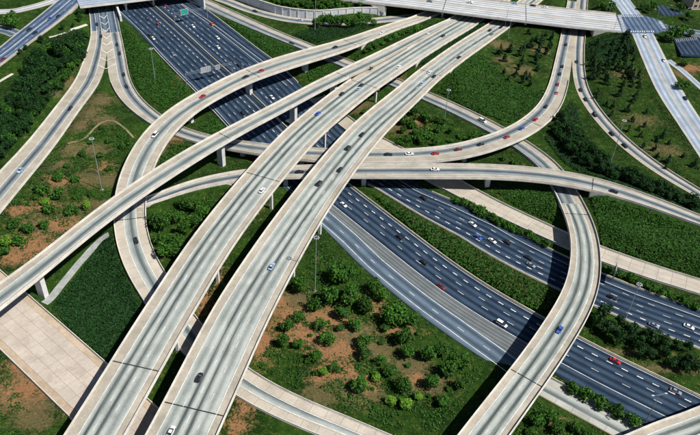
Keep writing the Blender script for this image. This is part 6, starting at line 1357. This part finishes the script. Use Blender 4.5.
# ================================================================ lamp masts, signs, poles
ML = ['tall lamp mast on the rough slope beside the half circle flyover', 'lamp mast in the median trees beside the two lane flyover', 'tall lamp mast standing inside the bend of the single lane ramp',
      'tall lamp mast on the orange soil island close to the widest viaduct', 'lamp mast on the creeper bank between forking ramp and freeway', 'lamp mast in the hollow beside the ramp with the white van',
      'lamp mast behind the row of trees before the retaining wall']
for (x, y, h), lab in zip(MASTS, ML):
    z = hz(x, y)
    e = empty('lamp_mast', (x, y, z))
    m = MB(); m.tube((0, 0, -.3), (0, 0, h * .5), .24, .17, 10); m.tube((0, 0, h * .5), (0, 0, h), .17, .09, 10); m.build('pole', M['steel'], e)
    m = MB(); m.box((0, 0, -.4), (1.3, 1.3, .6)); m.build('footing', M['ditch'], e)
    m = MB(); n = 12
    for i in range(n):
        a0, a1 = 2 * math.pi * i / n, 2 * math.pi * (i + 1) / n
        m.tube((0.8 * math.cos(a0), 0.8 * math.sin(a0), h - .1), (0.8 * math.cos(a1), 0.8 * math.sin(a1), h - .1), .07, .07, 6)
    for i in range(4):
        a0 = math.pi / 2 * i; m.tube((0, 0, h - .1), (0.8 * math.cos(a0), 0.8 * math.sin(a0), h - .1), .05, .05, 6)
    m.build('lamp_ring', M['steel'], e)
    for i in range(8):
        a0 = 2 * math.pi * i / 8; m = MB(); m.box((1.0 * math.cos(a0), 1.0 * math.sin(a0), h - .32), (.5, .32, .22), a0, top=(.7, .7)); m.build('lamp', M['lamp'], e)
    tag(e, lab, 'lamp mast')

x, y, h = ARM_MAST
e = empty('street_lamp', (x, y, hz(x, y)))
m = MB(); m.tube((0, 0, -.3), (0, 0, h), .2, .1, 8); m.build('pole', M['steel'], e)
for s in (-1, 1):
    m = MB(); m.tube((0, 0, h - .1), (s * 2.2, .6 * s, h + .25), .07, .05, 6); m.build('arm', M['steel'], e)
    m = MB(); m.box((s * 2.5, .65 * s, h + .12), (.9, .4, .2)); m.build('lamp', M['lamp'], e)
tag(e, 'street lamp with two arms at the end of the shrub row', 'street lamp')


def gantry(pos, rz, label, face, panels, span):
    """overhead sign: two posts, a truss beam and panels. pos is the middle of the span"""
    e = empty('sign_gantry', (pos[0], pos[1], 0.0), rz)
    for sx in (-span / 2, span / 2):
        m = MB(); m.tube((sx, 0, -.3), (sx, 0, 8.6), .22, .16, 8); m.build('post', M['steel'], e)
    m = MB()
    for yy in (-.45, .45):
        for zz in (7.2, 8.4): m.tube((-span / 2, yy, zz), (span / 2, yy, zz), .06, .06, 6)
    nseg = int(span / 2)
    for i in range(nseg):
        xa = -span / 2 + span * i / nseg; xb = xa + span / nseg
        for yy in (-.45, .45): m.tube((xa, yy, 7.2), (xb, yy, 8.4), .035, .035, 5)
    m.build('truss', M['truss'], e)
    for (px, w, hgt) in panels:
        m = MB(); m.box((px, -.72, 6.3), (w, .12, hgt)); o = m.build('sign_panel', M[face], e)
        m = MB()
        for zz in (6.3, 6.3 + hgt - .16): m.box((px, -.80, zz), (w, .04, .16))
        for xx in (px - w / 2 + .08, px + w / 2 - .08): m.box((xx, -.81, 6.46), (.16, .04, hgt - .32))
        m.build('border', M['paint'], o)
        if face == 'signback':
            m = MB()
            for q in range(5): m.box((px - w / 2 + w * (q + .5) / 5, -.86, 6.4), (.12, .1, hgt - .2))
            m.build('stiffener', M['steel'], o)
    tag(e, label, 'sign')


def gantry_at(s, a, label, face, panels, span):
    p = FWY.pt(np.float64(s), fo(a)); t = FWY.tan(np.float64(s))
    gantry(p, math.atan2(t[1], t[0]) + math.pi / 2, label, face, panels, span)


gantry_at(122, -12.0, 'green overhead sign on a steel gantry above the far freeway lanes', 'signgreen', [(-5.0, 5.5, 4.2)], 25)
gantry_at(207, 14.5, 'overhead sign gantry showing grey panel backs before the half circle flyover', 'signback', [(-2.5, 6.5, 3.6), (5.5, 3.0, 3.0)], 31)

# tall narrow sign panel beside the pale ramp
px, py = PTS['panel']
e = empty('roadside_sign', (px, py, hz(px, py)), math.radians(70))
m = MB(); m.box((-.9, 0, -.3), (.3, .3, 9.0)); m.box((.9, 0, -.3), (.3, .3, 9.0)); m.build('post', M['steel'], e)
m = MB(); m.box((0, .25, 4.0), (7.5, .2, 5.2)); m.build('sign_panel', M['signback'], e)
m = MB()
for q in range(4): m.box((-2.8 + 1.87 * q, .42, 4.1), (.14, .12, 5.0))
m.build('stiffener', M['steel'], e)
tag(e, 'large grey roadside sign seen nearly edge on, beside the pale slab ramp', 'sign')

PLAB = ['street light pole at the end of the overpass railing', 'slim street light pole before the beige building', 'slim street light pole beside the car park', 'traffic signal pole at the corner of the junction', 'signal pole with long arm below the junction']
for (x, y, h), lab in zip(PTS['poles'], PLAB):
    e = empty('street_lamp', (x, y, hz(x, y)), random.uniform(0, 6.28))
    m = MB(); m.tube((0, 0, -.3), (0, 0, h), .14, .08, 8); m.build('pole', M['steel'], e)
    m = MB(); m.tube((0, 0, h - .1), (3.0, 0, h + .3), .07, .05, 6); m.build('arm', M['steel'], e)
    m = MB(); m.box((3.2, 0, h + .15), (.9, .4, .22)); m.build('lamp', M['lamp'], e)
    tag(e, lab, 'street lamp')
for (x, y, h), lab in zip(PTS['smast'], ['tall slim lamp pole at the end of the widest viaduct by the overpass', 'short lamp pole on the slope beside the widest viaduct']):
    e = empty('street_lamp', (x, y, hz(x, y)), 0.4)
    m = MB(); m.tube((0, 0, -.3), (0, 0, h), .18, .1, 8); m.build('pole', M['steel'], e)
    m = MB(); m.box((0, 0, h), (1.4, .5, .35)); m.build('lamp', M['lamp'], e)
    tag(e, lab, 'street lamp')

# beige building beyond the junction
bx, by = PTS['bld']
bz = hz(bx, by)
e = empty('office_building', (bx + 14, by + 8, bz), math.radians(8))
m = MB(); m.box((0, 0, -1), (34, 18, 11)); m.build('wall', M['bldwall'], e)
m = MB(); m.box((0, 0, 10.0), (34.6, 18.6, .5)); m.build('roof', M['parapet'], e)
for fl in range(2):
    for i in range(8):
        m = MB(); m.box((-14.5 + i * 4.1, -9.02, 2.0 + fl * 4.2), (2.6, .12, 2.0)); o = m.build('window', M['winglass'], e)
        m = MB(); m.box((-14.5 + i * 4.1, -9.1, 1.8 + fl * 4.2), (3.0, .3, .18)); m.build('sill', M['parapet'], o)
tag(e, 'beige two storey building beyond the car park and junction', 'building')
